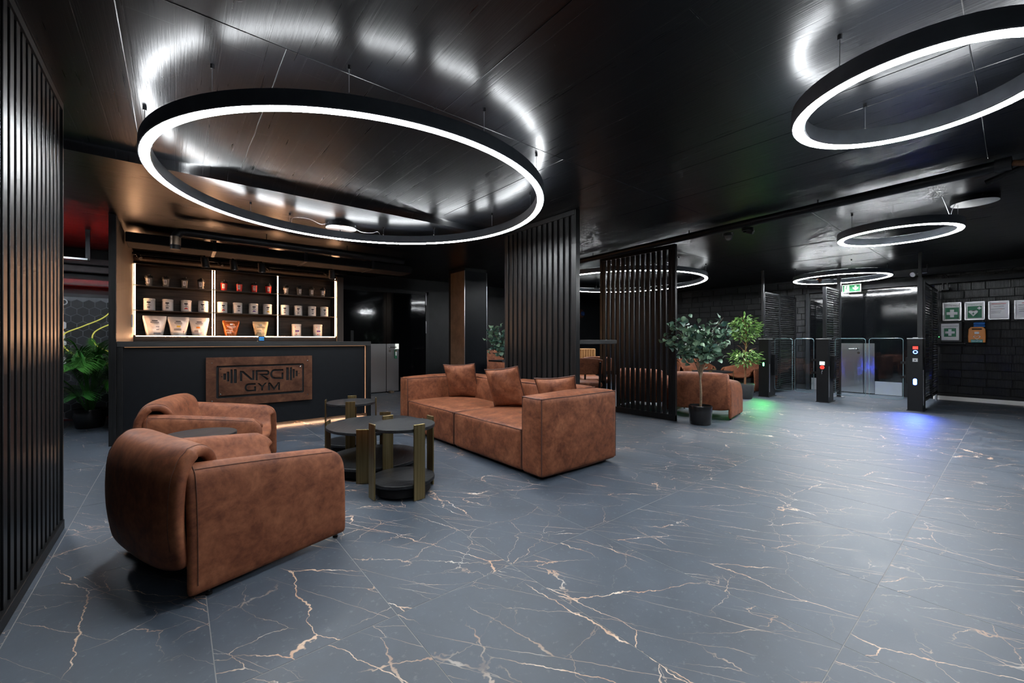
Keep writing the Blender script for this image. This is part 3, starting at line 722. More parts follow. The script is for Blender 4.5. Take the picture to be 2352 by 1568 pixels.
# ---------------------------------------------------------------- bar
def make_bar():
    c = thing('bar_counter', 'long black bar counter carrying the copper sign', 'counter', (0, 6.1, 0))
    MB().box(-0.488, 2.26, 0, 0.62, 1.055, 1.115).build('counter_top', M['board'], c, bevel=0.003)
    MB().box(2.195, 2.26, 0, 0.62, 0, 1.055).build('side_panel', M['slat'], c, bevel=0.003)
    MB().box(-0.488, -0.44, 0.01, 0.62, 0, 1.055).build('side_panel', M['slat'], c, bevel=0.003)
    MB().box(-0.44, 2.195, 0.065, 0.09, 0.05, 1.055).build('front_panel', M['front'], c)
    MB().box(-0.43, 2.19, 0.050, 0.060, 1.049, 1.0545).build('led_strip', M['warm_low'], c)
    MB().box(2.189, 2.1945, 0.050, 0.060, 0.05, 1.045).build('led_strip', M['warm_low'], c)
    MB().box(-0.43, 2.19, 0.100, 0.118, 0.052, 0.060).build('led_strip', M['warm'], c)
    s = thing('bar_side_wall', 'tall dark wooden end panel at the left of the bar', 'panel', (-0.55, 6.1, 0))
    MB().box(0, 0.058, 0, 0.03, 0, 2.472).build('front_edge', M['slat'], s)
    MB().box(0, 0.06, 0.03, 2.61, 0, 2.472).build('panel_body', M['side_board'], s)
    MB().box(0.06, 0.075, 1.95, 2.06, 1.32, 1.50).build('switch_box', M['alu'], s, bevel=0.004)
    # copper sign
    g = thing('copper_sign', 'rust-brown metal sign reading NRG GYM on the bar front', 'sign', (0.282, 6.165, 0.323))
    k = 1.008
    outer = [(0.0, 0.0), (1.161*k, 0.0), (1.161*k, 0.594*k), (0.0, 0.594*k)]
    hole = rrect(0.098*k, 1.060*k, 0.100*k, 0.493*k, 0.02)
    put_flat('outer_plate', curve_mesh([outer, hole], 0.008), M['copper'], g, (0, -0.042, 0), FACE_NY)
    inner = [(0.125*k, 0.130*k), (1.038*k, 0.130*k), (1.038*k, 0.470*k), (0.125*k, 0.470*k)]
    put_flat('inner_plate', curve_mesh([inner] + [[(a*k, b*k) for a, b in p] for p in SIGN], 0.008), M['copper'], g, (0, -0.042, 0), FACE_NY)
    MB().box(0.01, 1.15*k, -0.030, 0.0, 0.01, 0.584*k).build('backing_block', M['void'], g)
    for a, b in ((0.057, 0.526), (1.104, 0.525), (1.104, 0.072), (0.057, 0.074), (0.142, 0.452), (1.016, 0.452), (1.019, 0.152), (0.142, 0.150)):
        o = MB().lathe([(0.0, 0.006), (0.006, 0.005), (0.009, 0.0)], n=12).build('screw', M['chrome'], g, loc=(a*k, -0.046, b*k)); o.rotation_euler = (R(90), 0, 0)
    # back bar shelving
    b = thing('bar_shelf_unit', 'illuminated black back bar shelving with three bays', 'shelf', (0, 8.45, 0))
    UP = [-0.475, 0.49, 1.43, 2.42]
    MB().box(-0.488, 2.50, 0.26, 0.285, 1.19, 2.36).build('back_panel', M['shelf_back'], b)
    MB().box(2.43, 2.55, -0.10, 0.285, 0, 2.36).build('side_panel', M['side_board'], b)
    MB().box(-0.488, 2.43, -0.05, 0.26, 0, 1.185).build('base_cabinet', M['front'], b)
    MB().box(-0.488, 2.43, -0.06, 0.26, 1.186, 1.206).build('bottom_board', M['board'], b)
    MB().box(-0.488, 2.43, -0.10, 0.285, 2.36, 2.385).build('top_board', M['side_board'], b)
    MB().box(-0.488, 2.55, -0.30, -0.27, 2.385, 2.42).build('front_rail', M['slat'], b)
    MB().box(-0.488, 2.43, -0.06, -0.02, 2.288, 2.325).build('light_rail', M['black'], b)
    for i in range(3):
        xa, xb = UP[i]+0.012, UP[i+1]-0.012
        for z in (1.975, 1.595): MB().box(xa, xb, 0.0, 0.26, z-0.012, z).build('shelf_board', M['board'], b, bevel=0.002, seg=1)
    for i, x in enumerate(UP):
        MB().box(x-0.010, x+0.010, 0.0, 0.26, 1.206, 2.30).build('upright', M['slat'], b)
        for z0, z1 in ((1.215, 1.58), (1.60, 1.96), (1.98, 2.285)):
            if i == 1:
                for dx in (-0.017, 0.017): MB().box(x+dx-0.0035, x+dx+0.0035, -0.010, 0.002, z0, z1).build('led_strip', M['warm'], b)
            else: MB().box(x-0.006, x+0.006, -0.012, -0.001, z0, z1).build('led_strip', M['warm'], b)
    MB().box(-0.46, 2.40, -0.072, -0.061, 1.192, 1.202).build('led_strip', M['warm'], b)
    for k2, x in enumerate((-0.42, 0.55, 1.22, 2.15)):
        o = thing('clamp_light', ['leftmost', 'second', 'third', 'rightmost'][k2] + ' small clip lamp on the top rail of the bar shelves', 'lamp', (x, 8.104, 2.385), 0, 'clip lamps on the shelf rail')
        MB().box(-0.02, 0.02, -0.025, 0.045, -0.03, 0.0).build('clip', M['black'], o)
        MB().cyl((0, 0, -0.02), (0.03, -0.04, -0.06), 0.022, n=12).build('head', M['black'], o)
    # goods
    def mark(parent, r, z, a0, a1, h, mat, name='print'):
        MB().lathe([(r+0.0008, z), (r+0.0008, z+h)], n=6, a0=a0, a1=a1).build(name, mat, parent)
    SHX = [-0.318, -0.116, 0.115, 0.329, 0.641, 0.857, 1.082, 1.296, 1.582, 1.80, 2.011, 2.213]
    ords = ['leftmost', 'second', 'third', 'rightmost']; bays = ['left', 'middle', 'right']
    for i, x in enumerate(SHX):
        red = 4 <= i < 8
        kind = 'red shaker with black lid' if red else 'clear grey shaker with black lid'
        o = thing('shaker_bottle', f'{ords[i%4]} {kind} on the top shelf of the {bays[i//4]} bay', 'shaker', (x, 8.53, 1.9755), R(RND.uniform(-14, 14)), 'shakers on the top shelf')
        cup = M['red'] if red else M['smoke']
        MB().lathe([(0, 0), (0.036, 0), (0.040, 0.004), (0.050, 0.128), (0.046, 0.128), (0.037, 0.008), (0, 0.008)], n=24).build('cup', cup, o)
        l = MB().lathe([(0.052, 0.122), (0.053, 0.142), (0.045, 0.155), (0.0, 0.157)], n=24).build('lid', M['black'], o)
        MB().cyl((0.012, -0.018, 0.155), (0.012, -0.018, 0.178), 0.014, n=12).build('spout_cap', M['black'] if not red else M['graphite'], l)
        MB().tube([(-0.02, 0.01, 0.155), (-0.02, 0.012, 0.172), (0.0, -0.004, 0.176)], 0.005, 6).build('carry_loop', M['black'], l)
        lab = MB().lathe([(0.0455, 0.035), (0.0505, 0.105)], n=8, a0=248, a1=292).build('label', M['paper'], o)
        for z in (0.05, 0.067, 0.084): MB().lathe([(0.0480+(z-0.05)*0.07, z), (0.0488+(z-0.05)*0.07, z+0.009)], n=4, a0=256, a1=284).build('lettering', M['red_ink'] if red else M['ink'], lab)
        if not red: MB().lathe([(0, 0.009), (0.035, 0.009), (0.036, 0.028), (0, 0.030)], n=16).build('powder_tray', M['black'], o)
    TX = [-0.313, -0.095, 0.137, 0.357, 0.617, 0.832, 1.069, 1.283, 1.561, 1.785, 2.026, 2.245]
    fruit = {2: 'red_ink', 4: 'red_ink', 6: 'purple_ink', 7: 'yellow_ink'}
    names = {2: 'white tub with red fruit print, third', 4: 'white tub with red fruit print, leftmost', 6: 'white tub with dark berry print, third', 7: 'white tub with yellow fruit print, rightmost'}
    for i, x in enumerate(TX):
        lead = names.get(i, f'plain white supplement tub, {ords[i%4]}')
        o = thing('supplement_tub', f'{lead} on the middle shelf of the {bays[i//4]} bay', 'tub', (x, 8.54, 1.5955), R(RND.uniform(-12, 12)), 'tubs on the middle shelf')
        MB().lathe([(0, 0), (0.066, 0), (0.070, 0.004), (0.070, 0.150), (0.066, 0.154), (0, 0.154)], n=28).build('jar', M['white'], o)
        MB().lathe([(0.071, 0.155), (0.071, 0.180), (0.066, 0.185), (0, 0.185)], n=28).build('lid', M['white'], o)
        lb = MB().lathe([(0.0705, 0.02), (0.0705, 0.145)], n=14, a0=215, a1=325).build('label', M['paper'], o)
        mark(lb, 0.0705, 0.112, 252, 288, 0.022, M['ink']); mark(lb, 0.0705, 0.100, 262, 278, 0.012, M['grey_ink'])
        mark(lb, 0.0705, 0.076, 245, 295, 0.004, M['ink']); mark(lb, 0.0705, 0.083, 258, 282, 0.012, M['grey_ink'])
        if i in fruit:
            f = MB()
            for q in range(3):
                a = R(262+9*q); f.cyl((0.071*math.cos(a), 0.071*math.sin(a), 0.046+0.006*(q % 2)), (0.0725*math.cos(a), 0.0725*math.sin(a), 0.046+0.006*(q % 2)), 0.011, n=12)
            f.build('fruit_print', M[fruit[i]], lb)
        else: mark(lb, 0.0705, 0.034, 256, 284, 0.030, M['grey_ink'])
    def pouch(x, w, h, mat, label, prints):
        o = thing('protein_pouch', label, 'pouch', (x, 8.53, 1.2075), R(RND.uniform(-5, 5)), 'pouches on the bottom shelf')
        def side(sg):
            def fn(u, v):
                a = 2*u-1
                ww = w*(0.70+0.30*min(1, v*1.15)); bulge = (0.055*(1-v)**0.6+0.006)*(1-a*a)**0.5
                cr = 0.003*math.sin(9*a+14*v)+0.002*math.sin(23*v+5*a)
                return (a*ww/2, sg*(bulge+cr*(1-a*a)), v*h)
            return fn
        b2 = MB(); b2.grid(side(-1), 16, 16); b2.grid(side(1), 16, 16); b2.build('bag', mat, o)
        MB().box(-w*0.5, w*0.5, -0.004, 0.004, h*0.93, h).build('seal_strip', mat, o)
        for (cx, cz, pw, ph, m) in prints:
            def fn(u, v, cx=cx, cz=cz, pw=pw, ph=ph):
                a = cx+(u-0.5)*pw; t = cz+(v-0.5)*ph
                ww = w*(0.70+0.30*min(1, t*1.15)); q = max(-1, min(1, 2*a*w/ww))
                return (a*w, -((0.055*(1-t)**0.6+0.006)*(1-q*q)**0.5+0.004), t*h)
            MB().grid(fn, 6, 3).build('print', M[m], o)
    w1 = [(0.0, 0.76, 0.24, 0.04, 'ink'), (0.0, 0.67, 0.36, 0.06, 'grey_ink'), (0.02, 0.60, 0.30, 0.012, 'ink')]
    pouch(-0.251, 0.285, 0.305, M['foil'], 'tall white pouch without picture, leftmost on the bottom shelf', w1 + [(0.12, 0.45, 0.14, 0.05, 'grey_ink'), (0.12, 0.30, 0.12, 0.03, 'ink'), (0.1, 0.1, 0.3, 0.10, 'grey_ink')])
    pouch(0.039, 0.270, 0.298, M['foil'], 'white pouch with yellow vanilla print, second on the bottom shelf', w1 + [(0.02, 0.49, 0.18, 0.09, 'yellow_ink'), (-0.03, 0.32, 0.34, 0.11, 'grey_ink'), (0.25, 0.22, 0.06, 0.03, 'red_ink')])
    pouch(0.306, 0.265, 0.296, M['foil'], 'white pouch with orange fruit print, third on the bottom shelf', w1 + [(-0.05, 0.45, 0.18, 0.09, 'orange'), (-0.14, 0.25, 0.20, 0.11, 'grey_ink'), (0.1, 0.15, 0.08, 0.02, 'red_ink')])
    pouch(0.739, 0.245, 0.262, M['orange_foil'], 'shiny brown pouch on the bottom shelf of the middle bay', [(0.0, 0.95, 0.7, 0.015, 'paper'), (0.0, 0.75, 0.16, 0.10, 'paper'), (0.0, 0.60, 0.50, 0.03, 'paper'), (0.0, 0.52, 0.34, 0.02, 'paper'), (-0.13, 0.37, 0.38, 0.03, 'paper'), (-0.14, 0.25, 0.26, 0.03, 'paper'), (-0.14, 0.18, 0.26, 0.025, 'paper')])
    pouch(1.175, 0.240, 0.258, M['cream_foil'], 'cream coloured pouch on the bottom shelf of the middle bay', [(0.0, 0.75, 0.16, 0.10, 'grey_ink'), (0.0, 0.60, 0.50, 0.03, 'ink'), (-0.13, 0.37, 0.34, 0.025, 'ink'), (-0.14, 0.25, 0.26, 0.03, 'ink'), (-0.14, 0.18, 0.26, 0.025, 'ink')])
    for i, x in enumerate((1.756, 2.127)):
        o = thing('big_tub', ['left', 'right'][i] + ' silver-white tub with purple lettering on the bottom shelf', 'tub', (x, 8.54, 1.2075), 0, 'large tubs on the bottom shelf')
        MB().lathe([(0, 0), (0.076, 0), (0.080, 0.004), (0.080, 0.190), (0.076, 0.194), (0, 0.194)], n=28).build('jar', M['foil'], o)
        MB().lathe([(0.082, 0.195), (0.082, 0.225), (0.077, 0.230), (0, 0.230)], n=28).build('lid', M['foil'], o)
        for z, a0, a1, h, m in ((0.165, 238, 250, 0.010, 'red_ink'), (0.085, 244, 292, 0.028, 'purple_ink'), (0.07, 246, 270, 0.004, 'ink'), (0.03, 250, 264, 0.018, 'red_ink'), (0.03, 296, 302, 0.030, 'red_ink')):
            mark(o, 0.080, z, a0, a1, h, M[m])
    # small things standing on the bar, only their tops show over the counter edge
    o = thing('card_terminal', 'small device with a blue lit screen behind the counter', 'terminal', (0.93, 6.66, 1.115))
    MB().box(-0.05, 0.05, -0.05, 0.02, 0, 0.012).build('stand', M['black'], o); MB().box(-0.04, 0.04, 0, 0.012, 0.0, 0.072).build('housing', M['black'], o)
    MB().box(-0.03, 0.03, -0.002, 0.0, 0.012, 0.064).build('screen', M['blue_soft'], o)
    MB().box(-0.028, 0.028, -0.003, -0.002, 0.028, 0.036).build('status_line', M['exit_green'], o)
make_bar()
# ---------------------------------------------------------------- leather armchair
def chair_meshes():
    X_R, X_F = -0.395, 0.362
    SEAT = 0.355
    def hgt(x):
        t = (x-X_R)/(X_F-X_R)
        return 0.585 - 0.075*t**1.2
    def section(x):
        t = (x-X_R)/(X_F-X_R)
        h = hgt(x); sz = SEAT - 0.02*t + 0.025*(1-t)
        fl = 0.02*t                                  # arms splay a little to the front
        half = [(0.430+fl, 0.022), (0.430+fl, 0.20), (0.424+fl, 0.36), (0.410+fl, h-0.07), (0.392+fl, h-0.022), (0.355+fl, h), (0.316+fl, h-0.016),
                (0.292+fl, h-0.06), (0.272+fl, (h+sz)/2-0.01), (0.235+fl, sz+0.022), (0.165, sz-0.004), (0.085, sz-0.012), (0.0, sz-0.014)]
        pts = [(a, b, 0) for a, b in half] + [(-a, b, 0) for a, b in half[-2::-1]]
        return crom(pts, 3)
    nt = 22
    secs = []
    for i in range(nt+1):
        x = X_R + (X_F-X_R)*i/nt
        secs.append((x, section(x)))
    m = len(secs[0][1])
    def fn(u, v):
        i = int(round(u*nt)); j = int(round(v*(m-1)))
        x, s = secs[i]; p = s[j]
        # the front edge is cut back at the bottom and rounded at the top of each arm
        t = i/nt
        up = max(0.0, (p.y-0.36)/(hgt(x)-0.36))
        xx = x
        if abs(p.x) > 0.26: xx = X_R + (x-X_R)*(1 - 0.085*up**4) 
        if abs(p.x) < 0.30: xx = x - 0.035*t*(abs(p.x)/0.30)**2
        return (xx, p.x, p.y)
    shell = MB().grid(fn, nt, m-1).mesh('seat_shell', M['leather'])
    # back: one thick sheet rising at the rear, rolled forward over its top and running down to the seat
    prof = crom([(-0.440, 0.128, 0), (-0.462, 0.29, 0), (-0.463, 0.44, 0), (-0.450, 0.55, 0), (-0.415, 0.635, 0), (-0.350, 0.668, 0), (-0.285, 0.652, 0), (-0.245, 0.60, 0), (-0.222, 0.52, 0), (-0.185, 0.43, 0), (-0.11, 0.365, 0)], 3)
    wid = crom([(0.424, 0, 0), (0.428, 0, 0), (0.428, 0, 0), (0.424, 0, 0), (0.412, 0, 0), (0.392, 0, 0), (0.350, 0, 0), (0.325, 0, 0), (0.290, 0, 0), (0.260, 0, 0), (0.235, 0, 0)], 3)
    k = len(prof)
    def fb(u, v):
        i = int(round(u*(k-1))); p = prof[i]; w = wid[i].x; a = 2*v-1
        s = i/(k-1)
        bow = -0.030*(1-a*a) if s < 0.5 else -0.022*(1-a*a)
        z = p.y
        e = abs(a)**6
        if s < 0.12: z += 0.022*e*(1-s/0.12)
        if 0.3 < s < 0.75: z -= 0.018*abs(a)**4
        return (p.x + bow + 0.030*abs(a)**6*(1 if s < 0.45 else 0.2), a*w, z)
    back = MB().grid(fb, k-1, 26).mesh('backrest', M['leather'])
    seams = []
    for s in (-1, 1):
        # stitched seam along the rear edge of each arm, then over the arm top to the front edge
        rear = [fn(1.0/nt, v/(m-1)) for v in (range(1, 20) if s > 0 else range(m-20, m-1))]
        rear = [(p[0], p[1], p[2]) for p in rear]
        seams.append(rear)
        j = 12 if s > 0 else m-1-12
        seams.append([fn(i/nt, j/(m-1)) for i in range(1, nt)])
    ebk = [[fb(i/(k-1), v) for i in range(2, 25)] for v in (0.045, 0.955)]
    return shell, back, seams, ebk
SHELL, BACK, SEAMS, EDGES = chair_meshes()
def outward(pts, d):
    return [(p[0], p[1]*(1+d/max(0.1, abs(p[1]))), p[2]+0.0005) for p in pts]
SEAM_ME = [MB().tube(outward(s, 0.0015), 0.0014, 5).mesh('seam', M['stitch']) for s in SEAMS]
EDGE_ME = [MB().tube([(p[0]-0.0015, p[1], p[2]+0.0012) for p in s], 0.0014, 5).mesh('seam', M['stitch']) for s in EDGES]
FOOT_ME = MB().lathe([(0, 0), (0.014, 0), (0.014, 0.010), (0.006, 0.014), (0.006, 0.05)], n=12).mesh('glide', M['black'])
BASE_ME = MB().box(-0.40, 0.30, -0.30, 0.30, 0.20, 0.30).mesh('base_frame', M['void'])
def armchair(label, loc, rz):
    o = thing('leather_armchair', label, 'armchair', (loc[0], loc[1], 0), R(rz), 'brown leather armchairs')
    put('seat_shell', SHELL, o, solid=0.040, sub=1)
    put('backrest', BACK, o, solid=0.050, sub=1)
    put('base_frame', BASE_ME, o)
    for me in SEAM_ME + EDGE_ME: put('seam', me, o)
    for x in (-0.31, 0.32):
        for y in (-0.405, 0.405): put('glide', FOOT_ME, o, loc=(x, y, 0))
    return o
armchair('nearest brown leather armchair, seen from behind at lower left', (0.276, 2.753), 19)
armchair('brown leather armchair between the round black table and the bar', (0.30, 4.26), -16)
armchair('brown leather armchair behind the potted eucalyptus, back turned', (6.33, 3.05), 12)
armchair('brown leather armchair hidden behind the slats of the screen', (6.34, 4.00), 4)
armchair('distant brown leather armchair facing the camera behind the low table', (10.2, 5.2), 218)
armchair('distant brown leather armchair behind the potted ficus', (10.2, 3.95), 165)
# ---------------------------------------------------------------- big sofa
def puff(b, x0, x1, y0, y1, z0, z1, bul=(0.02, 0.02, 0.02), rad=0.03, n=12, seed=0):
    c = Vector(((x0+x1)/2, (y0+y1)/2, (z0+z1)/2)); h = Vector(((x1-x0)/2, (y1-y0)/2, (z1-z0)/2))
    rnd = random.Random(seed); ph = [rnd.uniform(0, 6) for _ in range(4)]
    for ax in range(3):
        for sg in (-1, 1):
            u, w = [(1, 2), (0, 2), (0, 1)][ax]
            def fn(a, d):
                a = 2*a-1; d = 2*d-1
                q = [0, 0, 0]; q[ax] = sg; q[u] = math.sin(a*math.pi/2); q[w] = math.sin(d*math.pi/2)
                p = Vector((q[0]*h[0], q[1]*h[1], q[2]*h[2]))
                inn = Vector([max(-(h[i]-rad), min(h[i]-rad, p[i])) for i in range(3)])
                dv = p-inn
                if dv.length > 1e-9: p = inn + dv.normalized()*min(dv.length, rad)
                k = (1-q[u]**2)*(1-q[w]**2)
                p[ax] += sg*bul[ax]*k
                p[ax] += sg*0.004*math.sin(5*q[u]+ph[0])*math.sin(4*q[w]+ph[1])*k
                return tuple(c+p)
            b.grid(fn, n, n)
    return b
def wavy(a, b, amp, n=14, seed=1, up=(0, 0, 1)):
    rnd = random.Random(seed); p1, p2 = rnd.uniform(0, 6), rnd.uniform(0, 6)
    a = Vector(a); b = Vector(b); u = Vector(up)
    return [tuple(a+(b-a)*i/n + u*amp*(0.6*math.sin(7*i/n+p1)+0.4*math.sin(15*i/n+p2))*math.sin(math.pi*i/n)) for i in range(n+1)]
def make_sofa():
    L, D = 2.65, 0.96
    s = thing('leather_sofa', 'long brown leather sofa with low arms and piped edges', 'sofa', (2.235, 2.375, 0))
    AR, BK = 0.25, 0.27
    HT = 0.665; SEAT = 0.385
    def part(name, x0, x1, y0, y1, z0, z1, bul, seed, pipes):
        o = puff(MB(), x0, x1, y0, y1, z0, z1, bul, 0.034, 16, seed).build(name, M['leather'], s, weld=True)
        for i, (a, b) in enumerate(pipes):
            MB().tube(wavy(a, b, 0.004, seed=seed*7+i), 0.0055, 7).build('piping', M['piping'], o)
        return o
    e = 0.0095
    def edges(x0, x1, y0, y1, z1, z0, front=True):
        t = z1-e
        return [((x0+e, y0+e, t), (x0+e, y1-e, t)), ((x0+e, y0+e, t), (x1-e, y0+e, t)), ((x0+e, y1-e, t), (x1-e, y1-e, t)),
                ((x0+e, y0+e, z0+0.02), (x0+e, y0+e, t)), ((x0+e, y1-e, z0+0.02), (x0+e, y1-e, t)), ((x1-e, y0+e, z0+0.02), (x1-e, y0+e, t))]
    part('armrest', 0, D, 0, AR, 0.03, HT, (0.012, 0.020, 0.024), 1, edges(0, D, 0, AR, HT, 0.03))
    part('armrest', 0, D, L-AR+0.03, L, 0.03, HT-0.005, (0.012, 0.018, 0.022), 2, edges(0, D, L-AR+0.03, L, HT-0.005, 0.03))
    ym = (AR + L-AR+0.03)/2
    for i, (a, b) in enumerate(((AR+0.004, ym-0.003), (ym+0.003, L-AR+0.026))):
        part('seat', 0.005, D-0.02, a, b, 0.03, SEAT, (0.016, 0.004, 0.034), 3+i, edges(0.005, D-BK, a, b, SEAT, 0.03)[:1] + edges(0.005, D-BK, a, b, SEAT, 0.03)[3:5] + [((0.01, a+e, SEAT-e), (D-BK, a+e, SEAT-e))])
        part('backrest', D-BK, D+0.012, a, b, 0.35, HT+0.012, (0.018, 0.004, 0.014), 5+i, edges(D-BK, D+0.012, a, b, HT+0.012, 0.35)[:3])
    for x in (0.08, D-0.08):
        for y in (0.1, ym, L-0.1): MB().cyl((x, y, 0), (x, y, 0.035), 0.025, n=14).build('glide', M['black'], s)
    def cushion(label, loc, rot, w=0.44, t=0.085, seed=0):
        o = thing('throw_pillow', label, 'pillow', loc, 0, 'leather throw pillows on the sofa')
        o.rotation_euler = rot
        rnd = random.Random(seed); ph = [rnd.uniform(0, 6) for _ in range(6)]
        def side(sg):
            def fn(u, v):
                a = 2*u-1; d = 2*v-1
                k = max(0, (1-a**2))**0.45*max(0, (1-d**2))**0.45
                pin = 0.016*(1-abs(d)**2)*abs(a)**3
                pin2 = 0.016*(1-abs(a)**2)*abs(d)**3
                x = a*(w/2) - math.copysign(pin, a); z = d*(w/2) - math.copysign(pin2, d)
                wr = 0.006*math.sin(6*a+3*d+ph[0])*math.sin(4*d+ph[1]) + 0.004*math.sin(13*a*d+ph[2])
                return (x, sg*(t*k + wr*k + 0.002), z + w/2)
            return fn
        b = MB(); b.grid(side(-1), 24, 24); b.grid(side(1), 24, 24)
        b.build('cover', M['leather'], o)
        def rim(q):
            a, d = q
            pin = 0.016*(1-abs(d)**2)*abs(a)**3; pin2 = 0.016*(1-abs(a)**2)*abs(d)**3
            return (a*(w/2+0.004) - math.copysign(pin, a), 0, d*(w/2+0.004) - math.copysign(pin2, d) + w/2)
        path = [(-1+2*i/12, -1) for i in range(12)] + [(1, -1+2*i/12) for i in range(12)] + [(1-2*i/12, 1) for i in range(12)] + [(-1, 1-2*i/12) for i in range(12)]
        MB().tube([rim(q) for q in path], 0.006, 7, closed=True).build('piping', M['piping'], o)
    # pillows lean on the back (their local y is the thickness direction)
    cushion('brown leather throw pillow at the far end of the sofa', (2.86, 4.47, 0.402), (R(14), R(-3), R(-62)), seed=1)
    cushion('brown leather throw pillow in the middle of the sofa, turned aslant', (2.85, 3.52, 0.405), (R(15), R(-7), R(-74)), seed=2)
    cushion('brown leather throw pillow near the front arm of the sofa', (2.86, 2.745, 0.402), (R(17), R(-6), R(-68)), w=0.40, seed=3)
make_sofa()
# ---------------------------------------------------------------- round tables
def round_table(label, c, r, h, rz, legs=4, lw=0.088, shelf=0.115, lean=0.0, group='round black tables with brass legs', off=0.0):
    o = thing('round_table', label, 'table', (c[0], c[1], 0), R(rz), group)
    MB().lathe([(0, h-0.024), (r-0.004, h-0.024), (r, h-0.020), (r, h-0.003), (r-0.003, h), (0, h)], n=56).build('tabletop', M['table'], o)
    if shelf:
        MB().lathe([(0, shelf-0.026), (r-0.006, shelf-0.026), (r-0.002, shelf-0.022), (r-0.002, shelf-0.003), (r-0.005, shelf), (0, shelf)], n=56).build('lower_shelf', M['table'], o)
        MB().lathe([(0, 0.02), (r*0.86, 0.02), (r*0.86, shelf-0.026), (0, shelf-0.026)], n=40).build('plinth', M['void'], o)
    lm = MB().box(r-0.004, r+0.008, -lw/2, lw/2, 0.004, h+0.030).mesh('leg', M['brass'])
    pm = MB().cyl((r+0.002, -lw/2+0.015, 0), (r+0.002, -lw/2+0.015, 0.006), 0.006, n=8).cyl((r+0.002, lw/2-0.015, 0), (r+0.002, lw/2-0.015, 0.006), 0.006, n=8).mesh('glide', M['chrome'])
    for k in range(legs):
        a = R(off+360*k/legs)
        put('leg', lm, o, bevel=0.002, seg=1, rz=a)
        put('glide', pm, o, rz=a)
    return o
round_table('small tall round black table with brass legs, nearest to the sofa', (1.315, 2.905), 0.236, 0.505, 4)
round_table('low wide round black table with brass legs, between the two taller ones', (1.365, 3.58), 0.40, 0.398, 56, lw=0.105)
round_table('small tall round black table with brass legs, nearest to the bar', (1.39, 4.30), 0.236, 0.505, -20)
t = round_table('round black side table between the two leather armchairs', (0.13, 3.47), 0.205, 0.50, 20, legs=0, shelf=0)
MB().cyl((0, 0, 0.012), (0, 0, 0.478), 0.022, n=16).build('column', M['black'], t)
MB().lathe([(0, 0), (0.15, 0), (0.15, 0.010), (0, 0.014)], n=36).build('foot_plate', M['black'], t)
round_table('distant low black table with brass legs in the lounge', (9.45, 4.40), 0.42, 0.44, 20, shelf=0.20, lw=0.07)
# ---------------------------------------------------------------- lounge bench and chairs
def make_lounge():
    b = thing('ribbed_bench', 'ribbed tan bench back in the lounge behind the high table', 'bench', (6.18, 5.54, 0), R(-40))
    MB().box(-0.45, 0.45, -0.05, 0.45, 0.08, 0.42).build('seat', M['leather'], b, bevel=0.03, seg=3)
    MB().box(-0.45, 0.45, -0.05, 0.45, 0.0, 0.08).build('plinth', M['void'], b)
    MB().box(-0.45, 0.45, 0.42, 0.52, 0.0, 0.965).build('back_frame', M['rib'], b, bevel=0.03, seg=3)
    rm = MB().cyl((0, 0, 0.45), (0, 0, 0.95), 0.026, n=10).mesh('rib', M['rib'])
    for k in range(17): put('rib', rm, b, loc=(-0.412+k*0.0515, 0.425, 0))
    for k, (x, y, rz) in enumerate(((5.08, 4.40, -42), (5.72, 4.72, -42))):
        c = thing('lounge_chair', ['brown leather chair with black steel frame, nearer the slatted partition', 'brown leather chair with black steel frame, nearer the slatted screen'][k], 'chair', (x, y, 0), R(rz), 'steel-framed chairs in the lounge')
        MB().box(-0.25, 0.25, -0.24, 0.26, 0.40, 0.48).build('seat', M['leather'], c, bevel=0.03, seg=3)
        def fn(u, v):
            a = 2*u-1
            return (a*0.26, -0.26-0.05*(v)+0.05*a*a, 0.60+0.26*v-0.03*a*a*v)
        MB().grid(fn, 14, 8).build('backrest', M['leather'], c, solid=0.04, sub=1)
        for sx in (-1, 1):
            MB().tube([(sx*0.2, -0.27, 0.0), (sx*0.2, -0.25, 0.40), (sx*0.2, -0.335, 0.80)], 0.016, 8).build('rear_leg', M['black'], c)
            MB().tube([(sx*0.21, 0.22, 0.0), (sx*0.21, 0.20, 0.41)], 0.014, 8).build('front_leg', M['black'], c)
    p = thing('booth_bench', 'brown leather booth seat left of the solid slatted partition', 'booth', (5.30, 7.10, 0), R(0))
    MB().box(-0.35, 1.0, 0, 0.12, 0.0, 0.93).build('back_panel', M['leather'], p, bevel=0.03, seg=3)
    MB().box(-0.35, 1.0, -0.50, 0.0, 0.05, 0.42).build('seat', M['leather'], p, bevel=0.03, seg=3)
    t = thing('booth_table', 'thin black tabletop in front of the brown booth seat', 'table', (5.20, 6.34, 0))
    MB().box(-0.45, 0.45, -0.22, 0.22, 0.72, 0.75).build('tabletop', M['table'], t, bevel=0.003)
    MB().cyl((0.1, 0, 0.02), (0.1, 0, 0.72), 0.03, n=12).build('column', M['black'], t)
    MB().lathe([(0, 0), (0.2, 0), (0.2, 0.015), (0, 0.02)], (0.1, 0, 0), 24).build('foot_plate', M['black'], t)
make_lounge()
